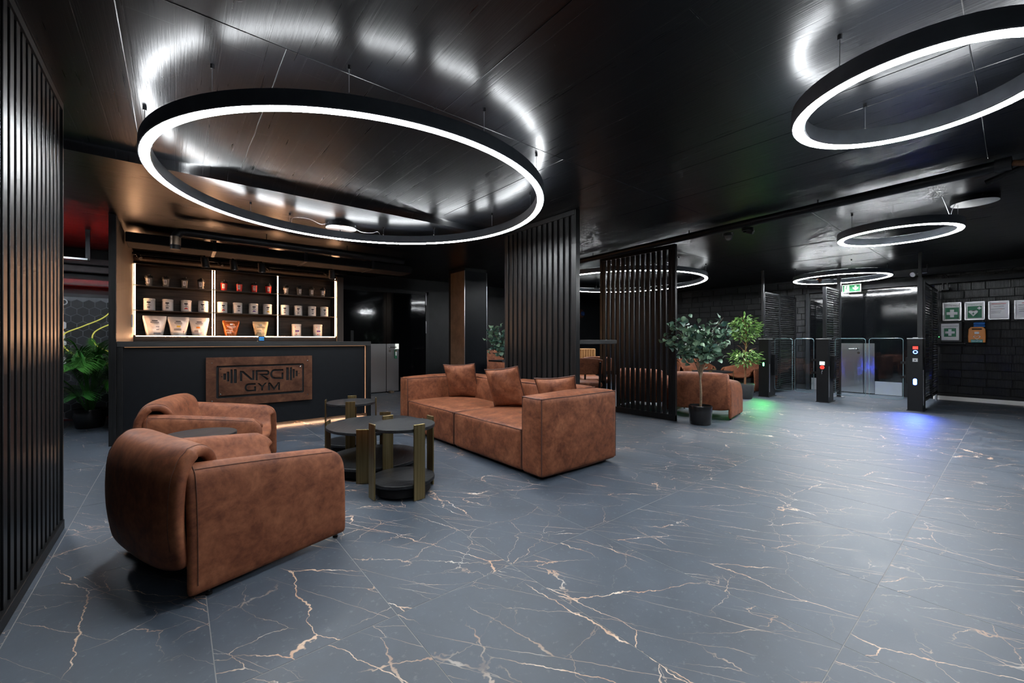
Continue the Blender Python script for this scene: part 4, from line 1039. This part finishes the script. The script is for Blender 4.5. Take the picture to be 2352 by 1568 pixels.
# ---------------------------------------------------------------- plants
def leaf_round(r, seed):
    rnd = random.Random(seed); n = 10
    b = MB()
    vs = [(0, r*0.95, 0.004)] + [(r*math.sin(2*math.pi*i/n)*rnd.uniform(.92, 1.05), r*0.95 - r*math.cos(2*math.pi*i/n), 0.010*math.sin(2*math.pi*i/n*2)*r/0.03) for i in range(n)]
    b.add(vs, [(0, 1+i, 1+(i+1) % n) for i in range(n)], True)
    return b
def leaf_long(l, w):
    b = MB()
    st = [(0, 0.0), (0.15, 0.55), (0.4, 1.0), (0.7, 0.7), (1.0, 0.0)]
    vs = []
    for t, k in st: vs += [(-w*k/2, l*t, 0.10*l*math.sin(t*2.4)-abs(k)*0.0), (0, l*t, 0.10*l*math.sin(t*2.4)-0.012*k), (w*k/2, l*t, 0.10*l*math.sin(t*2.4))]
    fs = []
    for i in range(4):
        for q in range(2): fs.append((i*3+q, i*3+q+1, i*3+q+4, i*3+q+3))
    b.add(vs, fs, True)
    return b
def orient(o, loc, d, roll):
    o.location = loc
    q = Vector(d).normalized().to_track_quat('Y', 'Z')
    o.rotation_mode = 'QUATERNION'
    o.rotation_quaternion = q @ Matrix.Rotation(roll, 4, 'Y').to_quaternion()
def leaf_mass(parent, mat, items):
    """inner leaves, too many to pick apart, joined: items = (builder, location, direction, roll)"""
    b = MB()
    for lf, loc, d, roll in items:
        q = Vector(d).normalized().to_track_quat('Y', 'Z') @ Matrix.Rotation(roll, 4, 'Y').to_quaternion()
        b.add([tuple(Vector(loc) + q @ Vector(v)) for v in lf.v], lf.f, True)
    stuff(b.build('inner_foliage', mat, parent))
def pot(parent, r0, r1, h, mat):
    MB().lathe([(0, 0), (r0-0.01, 0), (r0, 0.012), (r1, h-0.01), (r1-0.004, h), (r1-0.014, h), (r1-0.018, h-0.05), (0, h-0.05)], n=36).build('pot', mat, parent)
    MB().lathe([(0, h-0.035), (r1-0.02, h-0.04)], n=28).build('soil', M['soil'], parent)
def branch(a, b, bend, r0, r1, n=7):
    a = Vector(a); b = Vector(b)
    pts = [a+(b-a)*i/n + Vector(bend)*math.sin(math.pi*i/n) for i in range(n+1)]
    return pts, [r0+(r1-r0)*i/n for i in range(n+1)]
def eucalyptus(label, loc, seed, rz, n_leaves=250, potmat='pot', wide=1.0):
    rnd = random.Random(seed)
    o = thing('potted_eucalyptus', label, 'plant', (loc[0], loc[1], 0), R(rz))
    pot(o, 0.135, 0.15, 0.255, M[potmat])
    pts, rr = branch((0, 0, 0.2), (0.0, 0.015, 0.60), (0.008, 0.0, 0), 0.016, 0.013)
    tr = MB().tube(pts, rr, 8).build('trunk', M['bark'], o)
    tips = []
    f = Vector((0, 0.015, 0.59))
    stems = [(-0.40, -0.05, 1.36), (-0.22, 0.12, 1.40), (0.02, -0.06, 1.34), (0.30, 0.05, 1.44), (0.43, -0.02, 1.30), (-0.36, 0.02, 1.05), (0.36, 0.10, 1.08), (-0.10, -0.16, 1.18), (0.12, 0.20, 1.22), (-0.47, 0.08, 1.18), (0.16, -0.14, 1.06)]
    for k, s in enumerate(stems):
        s = Vector((s[0]*wide, s[1], s[2]))
        pts, rr = branch(f + Vector((0, 0, rnd.uniform(-0.03, 0.05))), s, (s.x*-0.20, s.y*-0.2, 0.05), 0.0055, 0.0018, 12)
        MB().tube(pts, rr, 6).build('branch', M['bark'], tr)
        tips.append(pts)
    meshes = [leaf_round(r, q).mesh('leaf', M['euca']) for q, r in enumerate((0.033, 0.039, 0.044, 0.036))]
    for k in range(n_leaves):
        pts = tips[k % len(tips)]
        t = rnd.random()**0.6*0.62+0.38
        p = pts[min(12, int(t*12))] + Vector((rnd.gauss(0, 0.05), rnd.gauss(0, 0.05), rnd.gauss(0, 0.042)))
        d = Vector((rnd.gauss(0, 1), rnd.gauss(0, 1), rnd.uniform(-0.5, 0.8)))
        lf = put('leaf', rnd.choice(meshes), o)
        orient(lf, p, d, rnd.uniform(-1.2, 1.2))
    items = []
    for k in range(n_leaves*2//3):
        pts = tips[k % len(tips)]; t = rnd.uniform(0.45, 0.98)
        p = pts[min(12, int(t*12))] + Vector((rnd.gauss(0, 0.06), rnd.gauss(0, 0.06), rnd.gauss(0, 0.05)))
        items.append((leaf_round(rnd.uniform(0.028, 0.036), k), p, (rnd.gauss(0, 1), rnd.gauss(0, 1), rnd.uniform(-0.6, 0.6)), rnd.uniform(-1.2, 1.2)))
    leaf_mass(o, M['euca'], items)
    return o
eucalyptus('eucalyptus tree with round blue-green leaves in a black pot', (5.50, 2.72), 5, -52, 290)
eucalyptus('eucalyptus behind the column, partly hidden by the slatted partition', (4.48, 5.63), 9, -35, 170, wide=0.8)
def ficus():
    rnd = random.Random(11)
    o = thing('potted_ficus', 'ficus tree with small yellow-green leaves in a dark grey planter', 'plant', (8.62, 3.38, 0))
    pot(o, 0.125, 0.165, 0.29, M['pot_grey'])
    pts, rr = branch((0, 0, 0.24), (0.01, -0.01, 1.35), (0.012, 0.0, 0), 0.022, 0.010, 12)
    tr = MB().tube(pts, rr, 8).build('trunk', M['bark_red'], o)
    meshes = [leaf_long(l, l*0.42).mesh('leaf', M['ficus']) for l in (0.07, 0.085, 0.095)]
    for k in range(18):
        z = 0.62+0.95*k/18; a = k*2.4; rad = 0.24 if (z < 0.90 or z > 1.05) else 0.14
        e = Vector((math.cos(a)*rad, math.sin(a)*rad, z+0.10))
        pts, rr = branch((0.01, -0.005, z-0.06), e, (0, 0, 0.03), 0.006, 0.002, 6)
        MB().tube(pts, rr, 5).build('branch', M['bark_red'], tr)
    for k in range(300):
        top = rnd.random() < 0.64
        cz, rz_, rr2 = (1.36, 0.27, 0.27) if top else (0.80, 0.17, 0.29)
        v = Vector((rnd.gauss(0, 1), rnd.gauss(0, 1), rnd.gauss(0, 1))).normalized()*rnd.uniform(0.45, 1.0)**0.5
        p = Vector((v.x*rr2, v.y*rr2, cz+v.z*rz_))
        lf = put('leaf', rnd.choice(meshes), o)
        orient(lf, p, Vector((v.x, v.y, -0.35+rnd.gauss(0, 0.35))), rnd.uniform(-0.6, 0.6))
    items = []
    for k in range(420):
        top = rnd.random() < 0.64
        cz, rz_, rr2 = (1.36, 0.25, 0.25) if top else (0.80, 0.15, 0.27)
        v = Vector((rnd.gauss(0, 1), rnd.gauss(0, 1), rnd.gauss(0, 1))).normalized()*rnd.uniform(0.2, 0.95)**0.5
        items.append((leaf_long(rnd.uniform(0.06, 0.085), 0.036), (v.x*rr2, v.y*rr2, cz+v.z*rz_), (v.x, v.y, -0.3+rnd.gauss(0, 0.4)), rnd.uniform(-0.7, 0.7)))
    leaf_mass(o, M['ficus'], items)
ficus()
def palm():
    rnd = random.Random(2)
    o = thing('potted_palm', 'green palm in a black pot before the hexagon wall', 'plant', (-0.86, 7.62, 0))
    pot(o, 0.135, 0.17, 0.245, M['pot'])
    for k in range(26):
        a = k*2.4+rnd.uniform(-0.3, 0.3); hgt = rnd.uniform(0.75, 1.12); rch = rnd.uniform(0.16, 0.52)
        if k >= 17: hgt = rnd.uniform(0.48, 0.74); rch = rnd.uniform(0.3, 0.48)
        if k % 4 == 0: rch *= 0.4; hgt = rnd.uniform(1.0, 1.16)
        d = Vector((math.cos(a), math.sin(a), 0))
        P = crom([(d.x*0.03, d.y*0.03, 0.2), (d.x*rch*0.25, d.y*rch*0.25, hgt*0.62), (d.x*rch*0.65, d.y*rch*0.65, hgt*0.93), (d.x*rch*1.15, d.y*rch*1.15, hgt*0.86)], 8)
        b = MB().tube(P, [0.007-0.005*i/(len(P)-1) for i in range(len(P))], 5)
        b.v = [(min(p[0], 0.285), p[1], p[2]) for p in b.v]
        side = Vector((-d.y, d.x, 0))
        for i in range(9, len(P)):
            for sg in (-1, 1):
                for h in (0, 0.5):
                    q = P[i] if h == 0 or i+1 >= len(P) else (P[i]+P[i+1])/2
                    t = (i-9)/(len(P)-9); l = 0.26*math.sin(math.pi*(0.18+0.75*t))
                    tip = q + (side*sg*0.8 + (P[min(i+1, len(P)-1)]-P[i-1]).normalized()*0.75 + Vector((0, 0, -0.28)))*l
                    n = (tip-q).cross(Vector((0, 0, 1))).normalized()*0.0075
                    mid = q+(tip-q)*0.45+Vector((0, 0, 0.012))
                    b.add([(min(p.x, 0.285), p.y, p.z) for p in (q, mid+n, tip, mid-n)], [(0, 1, 2, 3)], True)
        b.build('frond', M['palm'], o)
palm()
# ---------------------------------------------------------------- gym corner at far left
def make_gym_corner():
    w = struct(MB().box(-3.6, -0.56, 8.42, 8.50, 0.02, 1.79).build('wall_graphic', M['hex_line']))
    hr = 0.0692; dx = hr*math.sqrt(3); dz = hr*1.5
    hm = MB().prism([(math.sin(R(60*i))*(hr-0.004), math.cos(R(60*i))*(hr-0.004)) for i in range(6)], lambda a, b, h: (a, -h, b), 0, 0.006)
    m1 = hm.mesh('hexagon', M['hex']); m2 = hm.mesh('hexagon', M['hex_dark'])
    rnd = random.Random(4)
    edge = MB()
    far = MB()
    for r in range(19):
        for c in range(20):
            x = -0.66 - c*dx - (dx/2 if r % 2 else 0); z = 0.085 + r*dz
            if z + hr > 1.795 or x - dx/2 < -2.9 or z-hr < 0.0: continue
            if x > -1.62: put('hexagon', m2 if rnd.random() < 0.25 else m1, w, loc=(x, 8.42, z))
            else: far.prism([(x+math.sin(R(60*i))*(hr-0.004), z+math.cos(R(60*i))*(hr-0.004)) for i in range(6)], lambda a, b, h: (a, 8.42-h, b), 0, 0.006)
    stuff(far.build('distant_hexagons', M['hex'], w))
    MB().box(-2.9, -0.56, 8.412, 8.42, 0.02, 0.03).build('lower_band', M['hex'], w)
    MB().box(-2.9, -0.56, 8.412, 8.42, 1.742, 1.79).build('upper_band', M['hex'], w)
    P = lambda l: crom([(a, 8.405, b) for a, b in l], 8)
    s = thing('neon_line', 'yellow light line sweeping over the hexagon wall, upper curve', 'light', (0, 0, 0), 0, 'light lines on the hexagon wall')
    s['label'] = 'long yellow light line curving from the wall top down behind the palm'
    MB().tube(P([(-0.66, 1.68), (-0.80, 1.47), (-1.02, 1.33), (-1.20, 1.22), (-1.22, 1.08), (-1.10, 0.93), (-0.80, 0.80), (-0.60, 0.76)]), 0.008, 8).build('light_tube', M['yellow'], s)
    s = thing('neon_line', 'shorter yellow light line looping beside the bar end panel', 'light', (0, 0, 0), 0, 'light lines on the hexagon wall')
    MB().tube(P([(-0.60, 1.41), (-0.75, 1.36), (-0.90, 1.25), (-0.92, 1.12), (-0.84, 1.02), (-0.70, 0.94), (-0.60, 0.91)]), 0.008, 8).build('light_tube', M['yellow'], s)
    s = thing('wall_lettering', 'white upright lettering on the hexagon wall, cut off by the slatted wall', 'lettering', (-1.212, 8.41, 0))
    o = MB().lathe([(0.032, 0), (0.045, 0), (0.045, 0.004), (0.032, 0.004)], (0, 0, 0), 20, closed=True).build('ring_mark', M['paper'], s, loc=(0.0, 0, 1.665)); o.rotation_euler = (R(90), 0, 0)
    for z0, z1, xr in ((1.43, 1.56, 0.0), (1.29, 1.39, 0.03), (1.15, 1.26, 0.02), (1.06, 1.12, 0.035), (0.95, 1.03, 0.0), (0.80, 0.90, 0.03), (0.66, 0.76, 0.015)):
        put_flat('letter', curve_mesh([rrect(-0.22, 0.0+xr, z0, z1, 0.025), rrect(-0.18, -0.055+xr, z0+0.028, z1-0.028, 0.01)], 0.006), M['paper'], s, (0, 0, 0), FACE_NY)
    # red-lit steel frame behind the graphic wall
    for k, (z, y, m) in enumerate(((1.92, 8.56, 'red'), (2.12, 8.60, 'red'), (2.24, 8.64, 'black'))):
        o = thing('steel_beam', ['lowest', 'middle', 'top'][k] + ' horizontal steel beam in red light above the hexagon wall', 'beam', (-2.0, y, z), 0, 'steel beams above the hexagon wall')
        MB().box(-1.5, 1.44, 0, 0.08, 0.0, 0.012).build('flange', M['graphite'], o); MB().box(-1.5, 1.44, 0.006, 0.074, 0.012, 0.09).build('web', M['beam'], o); MB().box(-1.5, 1.44, 0, 0.08, 0.09, 0.10).build('flange', M['graphite'], o)
    o = thing('red_light_bar', 'glowing red light bar on top of the hexagon wall', 'light', (-1.3, 8.515, 1.76))
    MB().box(-0.9, 0.68, 0, 0.03, 0.0, 0.02).build('light_tube', M['red_tube'], o); MB().box(-0.92, 0.70, 0.03, 0.04, -0.005, 0.03).build('holder', M['black'], o)
    o = thing('cable_tray', 'perforated grey cable tray under the ceiling left of the bar', 'cable tray', (-0.95, 7.2, 2.10))
    MB().box(-0.42, 0.12, -0.03, 0.03, 0, 0.006).build('tray', M['alu'], o); MB().box(-0.42, 0.12, -0.03, -0.024, 0, 0.025).build('lip', M['alu'], o)
    MB().box(0.10, 0.14, -0.02, 0.02, 0, CEIL2-2.10).build('upright', M['graphite'], o)
    o = thing('added_gym_light', 'added unseen linear lamp that brightens the hexagon wall and palm', 'lamp', (-1.35, 6.4, 2.36))  # unseen lamp, added to light the hexagon wall and the palm
    MB().box(-0.035, 0.035, -0.8, 0.8, 0.0, 0.05).build('housing', M['black'], o); MB().box(-0.028, 0.028, -0.78, 0.78, -0.008, 0.0).build('diffuser', M['added_gym_led'], o)
    for x in (-0.7, 0.7): MB().cyl((0, x, 0.05), (0, x, CEIL2-2.36), 0.003, n=6).build('wire', M['steel'], o)
make_gym_corner()
# ---------------------------------------------------------------- entrance gates
def louvre(parent, x0, x1, z0, z1, pitch=0.044):
    w = 0.03
    for (a, b, c, d) in ((x0, x0+w, z0, z1), (x1-w, x1, z0, z1), (x0, x1, z1-w, z1), (x0, x1, z0, z0+w)):
        MB().box(a, b, -0.016, 0.016, c, d).build('frame_bar', M['black'], parent)
    me = MB().box(x0+w, x1-w, -0.016, 0.016, -0.003, 0.003, Matrix.Rotation(R(-28), 4, 'X')).mesh('slat', M['graphite'])
    n = int((z1-z0-2*w)/pitch)
    for k in range(n): put('slat', me, parent, loc=(0, 0, z0+w+pitch*(k+0.5)))
def make_gates():
    XF = 9.15
    spec = ((3.24, 'left', 'green'), (2.27, 'middle', None), (1.05, 'right', 'blue'))
    for k, (y, nm, ledc) in enumerate(spec):
        lab = {'left': 'left black turnstile pillar with a glowing green light', 'middle': 'middle black turnstile pillar with red ring and white display', 'right': 'right black turnstile pillar with card reader and blue light'}[nm]
        g = thing('turnstile', lab, 'turnstile', (XF, y, 0), 0, 'entrance turnstiles')
        MB().box(0, 0.10, -0.09, 0.09, 0, 1.155).build('front_column', M['black'], g, bevel=0.004)
        MB().box(0.10, 0.40, -0.075, 0.075, 0, 0.86).build('rear_body', M['black'], g, bevel=0.004)
        MB().box(0.10, 0.20, -0.07, 0.07, 0.86, 1.15).build('rear_column', M['black'], g)
        MB().box(-0.004, 0.21, -0.095, 0.095, 1.155, 1.167).build('top_plate', M['alu'], g, bevel=0.003)
        MB().box(-0.001, 0.41, -0.10, 0.10, 0, 0.012).build('foot_plate', M['graphite'], g)
        MB().box(0.04, 0.06, -0.094, -0.0905, 0.1, 0.66).build('side_profile', M['alu'], g)
        for sy in ((-1,) if nm == 'left' else (1,) if nm == 'right' else (-1, 1)):
            MB().box(0.20, 0.34, sy*0.075 if sy > 0 else -0.135, 0.135 if sy > 0 else -0.075, 0.43, 0.85).build('hinge_block', M['black'], g, bevel=0.006)
        if ledc:
            z = 0.655 if nm == 'left' else 0.47
            l = MB().prism(rrect(-0.012, 0.012, -0.035, 0.035, 0.011), lambda a, b, h: (-h, a, b+z), 0.0, 0.004).build('status_light', M['green_led' if nm == 'left' else 'white_led'], g)
            ld = bpy.data.lights.new('status_glow', 'SPOT')
            ld.color = (0.05, 1.0, 0.15) if nm == 'left' else (0.06, 0.14, 1.0)
            ld.energy = 38.0 if nm == 'left' else 70.0
            ld.spot_size = R(75); ld.spot_blend = 0.9; ld.shadow_soft_size = 0.02
            lo = bpy.data.objects.new('status_glow', ld); COL.objects.link(lo); lo.parent = g
            lo.location = (-0.03, 0, z); lo.rotation_euler = Vector((-0.75, 0.0, -0.55)).to_track_quat('-Z', 'Y').to_euler()
        if nm == 'right':
            MB().box(-0.006, 0, -0.055, 0.045, 0.90, 1.06).build('reader_panel', M['void'], g)
            MB().box(-0.008, -0.006, -0.035, 0.025, 0.99, 1.035).build('red_display', M['red_led'], g)
            o = MB().lathe([(0.020, 0), (0.027, 0), (0.027, 0.003), (0.020, 0.003)], n=24, closed=True).build('reader_ring', M['blue_led'], g, loc=(-0.006, -0.005, 0.945)); o.rotation_euler = (0, R(-90), 0)
            MB().prism(rrect(-0.022, 0.022, -0.05, 0.05, 0.018), lambda a, b, h: (-h, a, b+0.47), 0.0, 0.0025).build('light_bezel', M['blue_led'], g)
            MB().box(-0.005, 0, -0.032, 0.028, 0.79, 0.845).build('card_slot', M['alu'], g)
            MB().cyl((-0.005, -0.002, 0.815), (-0.008, -0.002, 0.815), 0.009, n=12).build('slot_pin', M['ink'], g)
            MB().box(0.03, 0.12, -0.03, 0.03, 1.167, 1.178).build('antenna', M['alu'], g)
        if nm == 'right':
            MB().prism(rrect(-0.012, 0.012, -0.035, 0.035, 0.011), lambda a, b, h: (0.40+h, a, b+0.47), 0.0, 0.004).build('rear_light', M['rear_led'], g)
        if nm == 'middle':
            MB().prism(rrect(-0.012, 0.012, -0.035, 0.035, 0.011), lambda a, b, h: (0.40+h, a, b+0.47), 0.0, 0.004).build('rear_light', M['rear_led'], g)
            MB().box(-0.004, 0, -0.036, 0.036, 0.685, 0.745).build('white_display', M['white_led'], g)
            o = MB().lathe([(0.017, 0), (0.032, 0), (0.032, 0.003), (0.017, 0.003)], n=24, closed=True).build('red_ring', M['red_led'], g, loc=(-0.002, 0, 0.64)); o.rotation_euler = (0, R(-90), 0)
            MB().cyl((-0.001, 0, 0.64), (-0.004, 0, 0.64), 0.008, n=12).build('red_dot', M['red_led'], g)
            MB().tube([(-0.004, 0, 0.575), (-0.018, 0.004, 0.56), (-0.012, 0.002, 0.52)], 0.005, 6).build('key', M['chrome'], g)
    # glass wings
    def wing(label, ya, yb, side):
        o = thing('glass_wing', label, 'glass gate', (XF+0.27, (ya+yb)/2, 0), 0, 'glass wings of the turnstiles')
        h = abs(ya-yb)/2; pl = rrect(-h, h, 0.14, 1.165, 0.04)
        MB().prism(pl, lambda a, b, t: (t, a, b), -0.005, 0.005).build('pane', M['glass'], o)
        MB().tube([(0, a, b) for a, b in rrect(-h-0.002, h+0.002, 0.138, 1.167, 0.041)], 0.0042, 6, closed=True).build('polished_edge', M['glass_edge'], o)
        for z in (0.52, 0.76): MB().box(-0.012, 0.012, (-h-0.075 if side < 0 else h-0.03), (-h+0.03 if side < 0 else h+0.075), z-0.02, z+0.02).build('clamp', M['black'], o)
    wing('glass wing next to the left turnstile pillar', 3.127, 2.823, 1)
    wing('glass wing left of the middle turnstile pillar', 2.778, 2.471, -1)
    wing('glass wing right of the middle turnstile pillar', 2.137, 1.71, 1)
    wing('glass wing next to the right turnstile pillar', 1.657, 1.225, -1)
    # louvred side screens behind the pillars
    s = thing('louvre_screen', 'tall louvred black screen behind the left turnstile pillar', 'screen', (0, 3.27, 0), 0, 'louvred screens at the gates')
    MB().box(9.18, 9.22, -0.02, 0.02, 1.17, CEIL).build('post', M['black'], s)
    louvre(s, 9.25, 10.08, 0.12, 2.12); louvre(s, 10.10, 11.05, 0.12, 2.12)
    MB().box(11.06, 11.10, -0.02, 0.02, 0, 2.12).build('post', M['black'], s)
    s = thing('louvre_screen', 'short louvred black screen behind the middle turnstile pillar', 'screen', (0, 2.27, 0), 0, 'louvred screens at the gates')
    MB().box(9.28, 9.34, -0.025, 0.025, 1.17, 2.12).build('post', M['black'], s)
    louvre(s, 9.35, 10.22, 0.12, 2.13)
    MB().box(10.24, 10.30, -0.03, 0.03, 0, CEIL).build('post', M['black'], s)
    MB().box(10.17, 10.37, -0.07, 0.07, 0, 0.014).build('foot_plate', M['steel'], s)
    s = thing('louvre_screen', 'tall louvred black screen behind the right turnstile pillar', 'screen', (0, 1.0, 0), 0, 'louvred screens at the gates')
    MB().box(9.20, 9.26, -0.03, 0.03, 1.17, 2.13).build('post', M['graphite'], s)
    MB().box(9.21, 9.25, -0.02, 0.02, 2.13, CEIL).build('post', M['black'], s)
    louvre(s, 9.55, 10.50, 0.12, 2.10); louvre(s, 10.53, 11.33, 0.12, 2.10)
    MB().box(9.48, 9.54, -0.03, 0.03, 0, 2.10).build('post', M['black'], s)
    for x in (9.60, 11.25): MB().cyl((x, 0, 0), (x, 0, 0.12), 0.018, n=12).build('foot', M['chrome'], s)
make_gates()
# ---------------------------------------------------------------- first-aid wall
def make_first_aid():
    XW = X1-0.028
    def frame(label, y, z, w, h):
        o = thing('clip_frame', label, 'notice frame', (XW, y, z), 0, 'notice frames on the brick wall')
        MB().box(-0.010, -0.002, -w/2+0.005, w/2-0.005, -h/2+0.005, h/2-0.005).build('sheet', M['paper'], o)
        for (a, b, c, d) in ((-w/2, w/2, h/2-0.016, h/2), (-w/2, w/2, -h/2, -h/2+0.016), (-w/2, -w/2+0.016, -h/2, h/2), (w/2-0.016, w/2, -h/2, h/2)):
            MB().box(-0.020, -0.001, a, b, c, d).build('frame_bar', M['alu'], o, bevel=0.003)
        return o
    def txt(p, s, size, z, mat, y=0.0, x=-0.0115, bold=0.0):
        put_flat('lettering', text_mesh(s, size, 0.001, bold=bold), mat, p, (x, y, z), FACE_NX)
    fx = lambda a, b, h: (-h, -a, b)
    cross = lambda s, t: [(-t, s), (t, s), (t, t), (s, t), (s, -t), (t, -t), (t, -s), (-t, -s), (-t, -t), (-s, -t), (-s, t), (-t, t)]
    f = frame('silver framed first aid notice with white cross, leftmost in the row', 0.80, 1.675, 0.245, 0.345)
    txt(f, 'ERSTE HILFE', 0.034, 0.115, M['ink'])
    MB().prism([(-0.09, -0.14), (0.09, -0.14), (0.09, 0.075), (-0.09, 0.075)], fx, 0.0105, 0.0115).build('green_field', M['green_ink'], f)
    MB().prism([(a*1.0, b-0.035) for a, b in cross(0.072, 0.026)], fx, 0.0115, 0.013).build('cross', M['paper'], f)
    f = frame('silver framed defibrillator notice with heart symbol', 0.515, 1.675, 0.25, 0.335)
    txt(f, 'DEFIBRILLATOR', 0.026, 0.115, M['green_ink'])
    MB().prism([(-0.088, -0.13), (0.088, -0.13), (0.088, 0.085), (-0.088, 0.085)], fx, 0.0105, 0.0115).build('green_field', M['green_ink'], f)
    heart = [(0.0, -0.115)] + [(0.028+0.030*math.cos(R(a)), -0.030+0.030*math.sin(R(a))) for a in range(-25, 181, 25)] + [(0, -0.032)] + [(-0.028+0.030*math.cos(R(a)), -0.030+0.030*math.sin(R(a))) for a in range(10, 206, 25)]
    MB().prism([(a-0.018, b+0.012) for a, b in heart], fx, 0.0115, 0.0125).build('heart', M['paper'], f)
    MB().prism([(-0.012, -0.02), (-0.034, -0.055), (-0.018, -0.055), (-0.026, -0.082), (0.0, -0.046), (-0.014, -0.046)], fx, 0.0125, 0.0135).build('bolt', M['green_ink'], f)
    MB().prism([(a+0.056, b+0.045) for a, b in cross(0.024, 0.009)], fx, 0.0115, 0.0125).build('small_cross', M['paper'], f)
    f = frame('silver framed white text notice, third in the row', 0.23, 1.67, 0.245, 0.33)
    def lines(f, sp):
        for (y, z, w, m) in sp: MB().box(-0.0112, -0.0104, -y-w/2, -y+w/2, z-0.004, z+0.004).build('text_line', M[m], f)
    lines(f, [(0.0, 0.115, 0.17, 'red_ink'), (0.0, 0.07, 0.12, 'grey_ink'), (-0.01, 0.02, 0.16, 'grey_ink'), (0.03, 0.02, 0.03, 'red_ink'), (-0.03, -0.015, 0.12, 'grey_ink'), (-0.035, -0.045, 0.11, 'grey_ink')])
    f = frame('silver framed white notice at the right picture edge', -0.06, 1.665, 0.23, 0.33)
    lines(f, [(0.0, 0.115, 0.06, 'red_ink'), (0.0, 0.085, 0.14, 'grey_ink'), (0.0, 0.04, 0.14, 'grey_ink'), (0.0, 0.01, 0.13, 'grey_ink'), (0.0, -0.03, 0.12, 'grey_ink')])
    c = thing('first_aid_cabinet', 'black first aid cabinet with white cross sheet on its door', 'cabinet', (XW, 0.815, 1.29))
    MB().box(-0.16, 0, -0.155, 0.155, -0.198, 0.198).build('body', M['graphite'], c, bevel=0.006)
    d = MB().box(-0.172, -0.162, -0.15, 0.15, -0.19, 0.19).build('door', M['graphite'], c, bevel=0.006)
    MB().box(-0.175, -0.172, -0.115, 0.115, -0.155, 0.155).build('sheet', M['paper'], d)
    txt(d, 'NOTFALLAPOTHEKE', 0.022, 0.105, M['ink'], x=-0.176)
    MB().prism([(-0.078, -0.09), (0.078, -0.09), (0.078, 0.068), (-0.078, 0.068)], lambda a, b, h: (-h, -a, b), 0.175, 0.176).build('green_field', M['green_ink'], d)
    MB().prism([(a, b-0.01) for a, b in cross(0.062, 0.021)], fx, 0.176, 0.177).build('cross', M['paper'], d)
    s = thing('wall_ledge', 'narrow black ledge under the first aid cabinet', 'shelf', (XW, 0.81, 1.066))
    MB().box(-0.20, 0, -0.19, 0.19, 0, 0.018).build('board', M['black'], s); MB().box(-0.02, 0, -0.17, 0.17, -0.05, 0).build('bracket', M['black'], s)
    t = thing('wall_phone', 'small black handset device with green light on the ledge', 'device', (XW-0.18, 0.955, 1.084))
    MB().box(-0.02, 0.02, -0.028, 0.028, 0, 0.13).build('body', M['black'], t, bevel=0.004)
    for q in range(6): MB().box(-0.023, -0.02, -0.018+0.014*(q % 3), -0.010+0.014*(q % 3), 0.03+0.022*(q//3), 0.04+0.022*(q//3)).build('key', M['graphite'], t)
    MB().cyl((-0.02, 0.0, 0.115), (-0.024, 0, 0.115), 0.004, n=8).build('indicator', M['green_led'], t)
    a = thing('defibrillator', 'orange defibrillator case on the brick wall below the heart notice', 'defibrillator', (XW, 0.485, 1.093))
    k = [(-0.098, 0.0), (0.098, 0.0), (0.102, 0.10), (0.096, 0.235), (0.07, 0.27), (-0.07, 0.27), (-0.096, 0.235), (-0.102, 0.10)]
    hole = rrect(-0.065, 0.065, 0.222, 0.252, 0.012)
    put_flat('case', curve_mesh([k, hole], 0.10, 0.006), M['orange'], a, (-0.056, 0, 0.007), FACE_NX)
    MB().box(-0.10, -0.01, -0.07, 0.07, 0.215, 0.258).build('grip_recess', M['void'], a)
    MB().box(-0.115, -0.112, -0.028, 0.028, 0.155, 0.195).build('white_label', M['paper'], a)
    hp = [(q[0]*0.75, q[1]*0.62+0.125) for q in heart]; hp2 = [(q[0]*0.60, q[1]*0.5+0.118) for q in heart]
    put_flat('heart_mark', curve_mesh([hp, hp2], 0.002), M['paper'], a, (-0.113, 0, 0), FACE_NX)
    MB().box(-0.114, -0.01, -0.072, 0.072, 0.0, 0.055).build('teal_band', M['teal'], a)
    put_flat('lettering', text_mesh('mindray', 0.040, 0.001), M['paper'], a, (-0.1155, 0, 0.030), FACE_NX)
    b = thing('blue_pouch', 'blue folded pouch on top of the orange defibrillator case', 'pouch', (XW, 0.455, 1.374))
    for z0, z1 in ((0.0, 0.035), (0.038, 0.085)): puff(MB(), -0.09, -0.01, -0.07, 0.07, z0, z1, (0.006, 0.003, 0.004), 0.01, 6, 3).build('fold', M['blue'], b, weld=True)
make_first_aid()
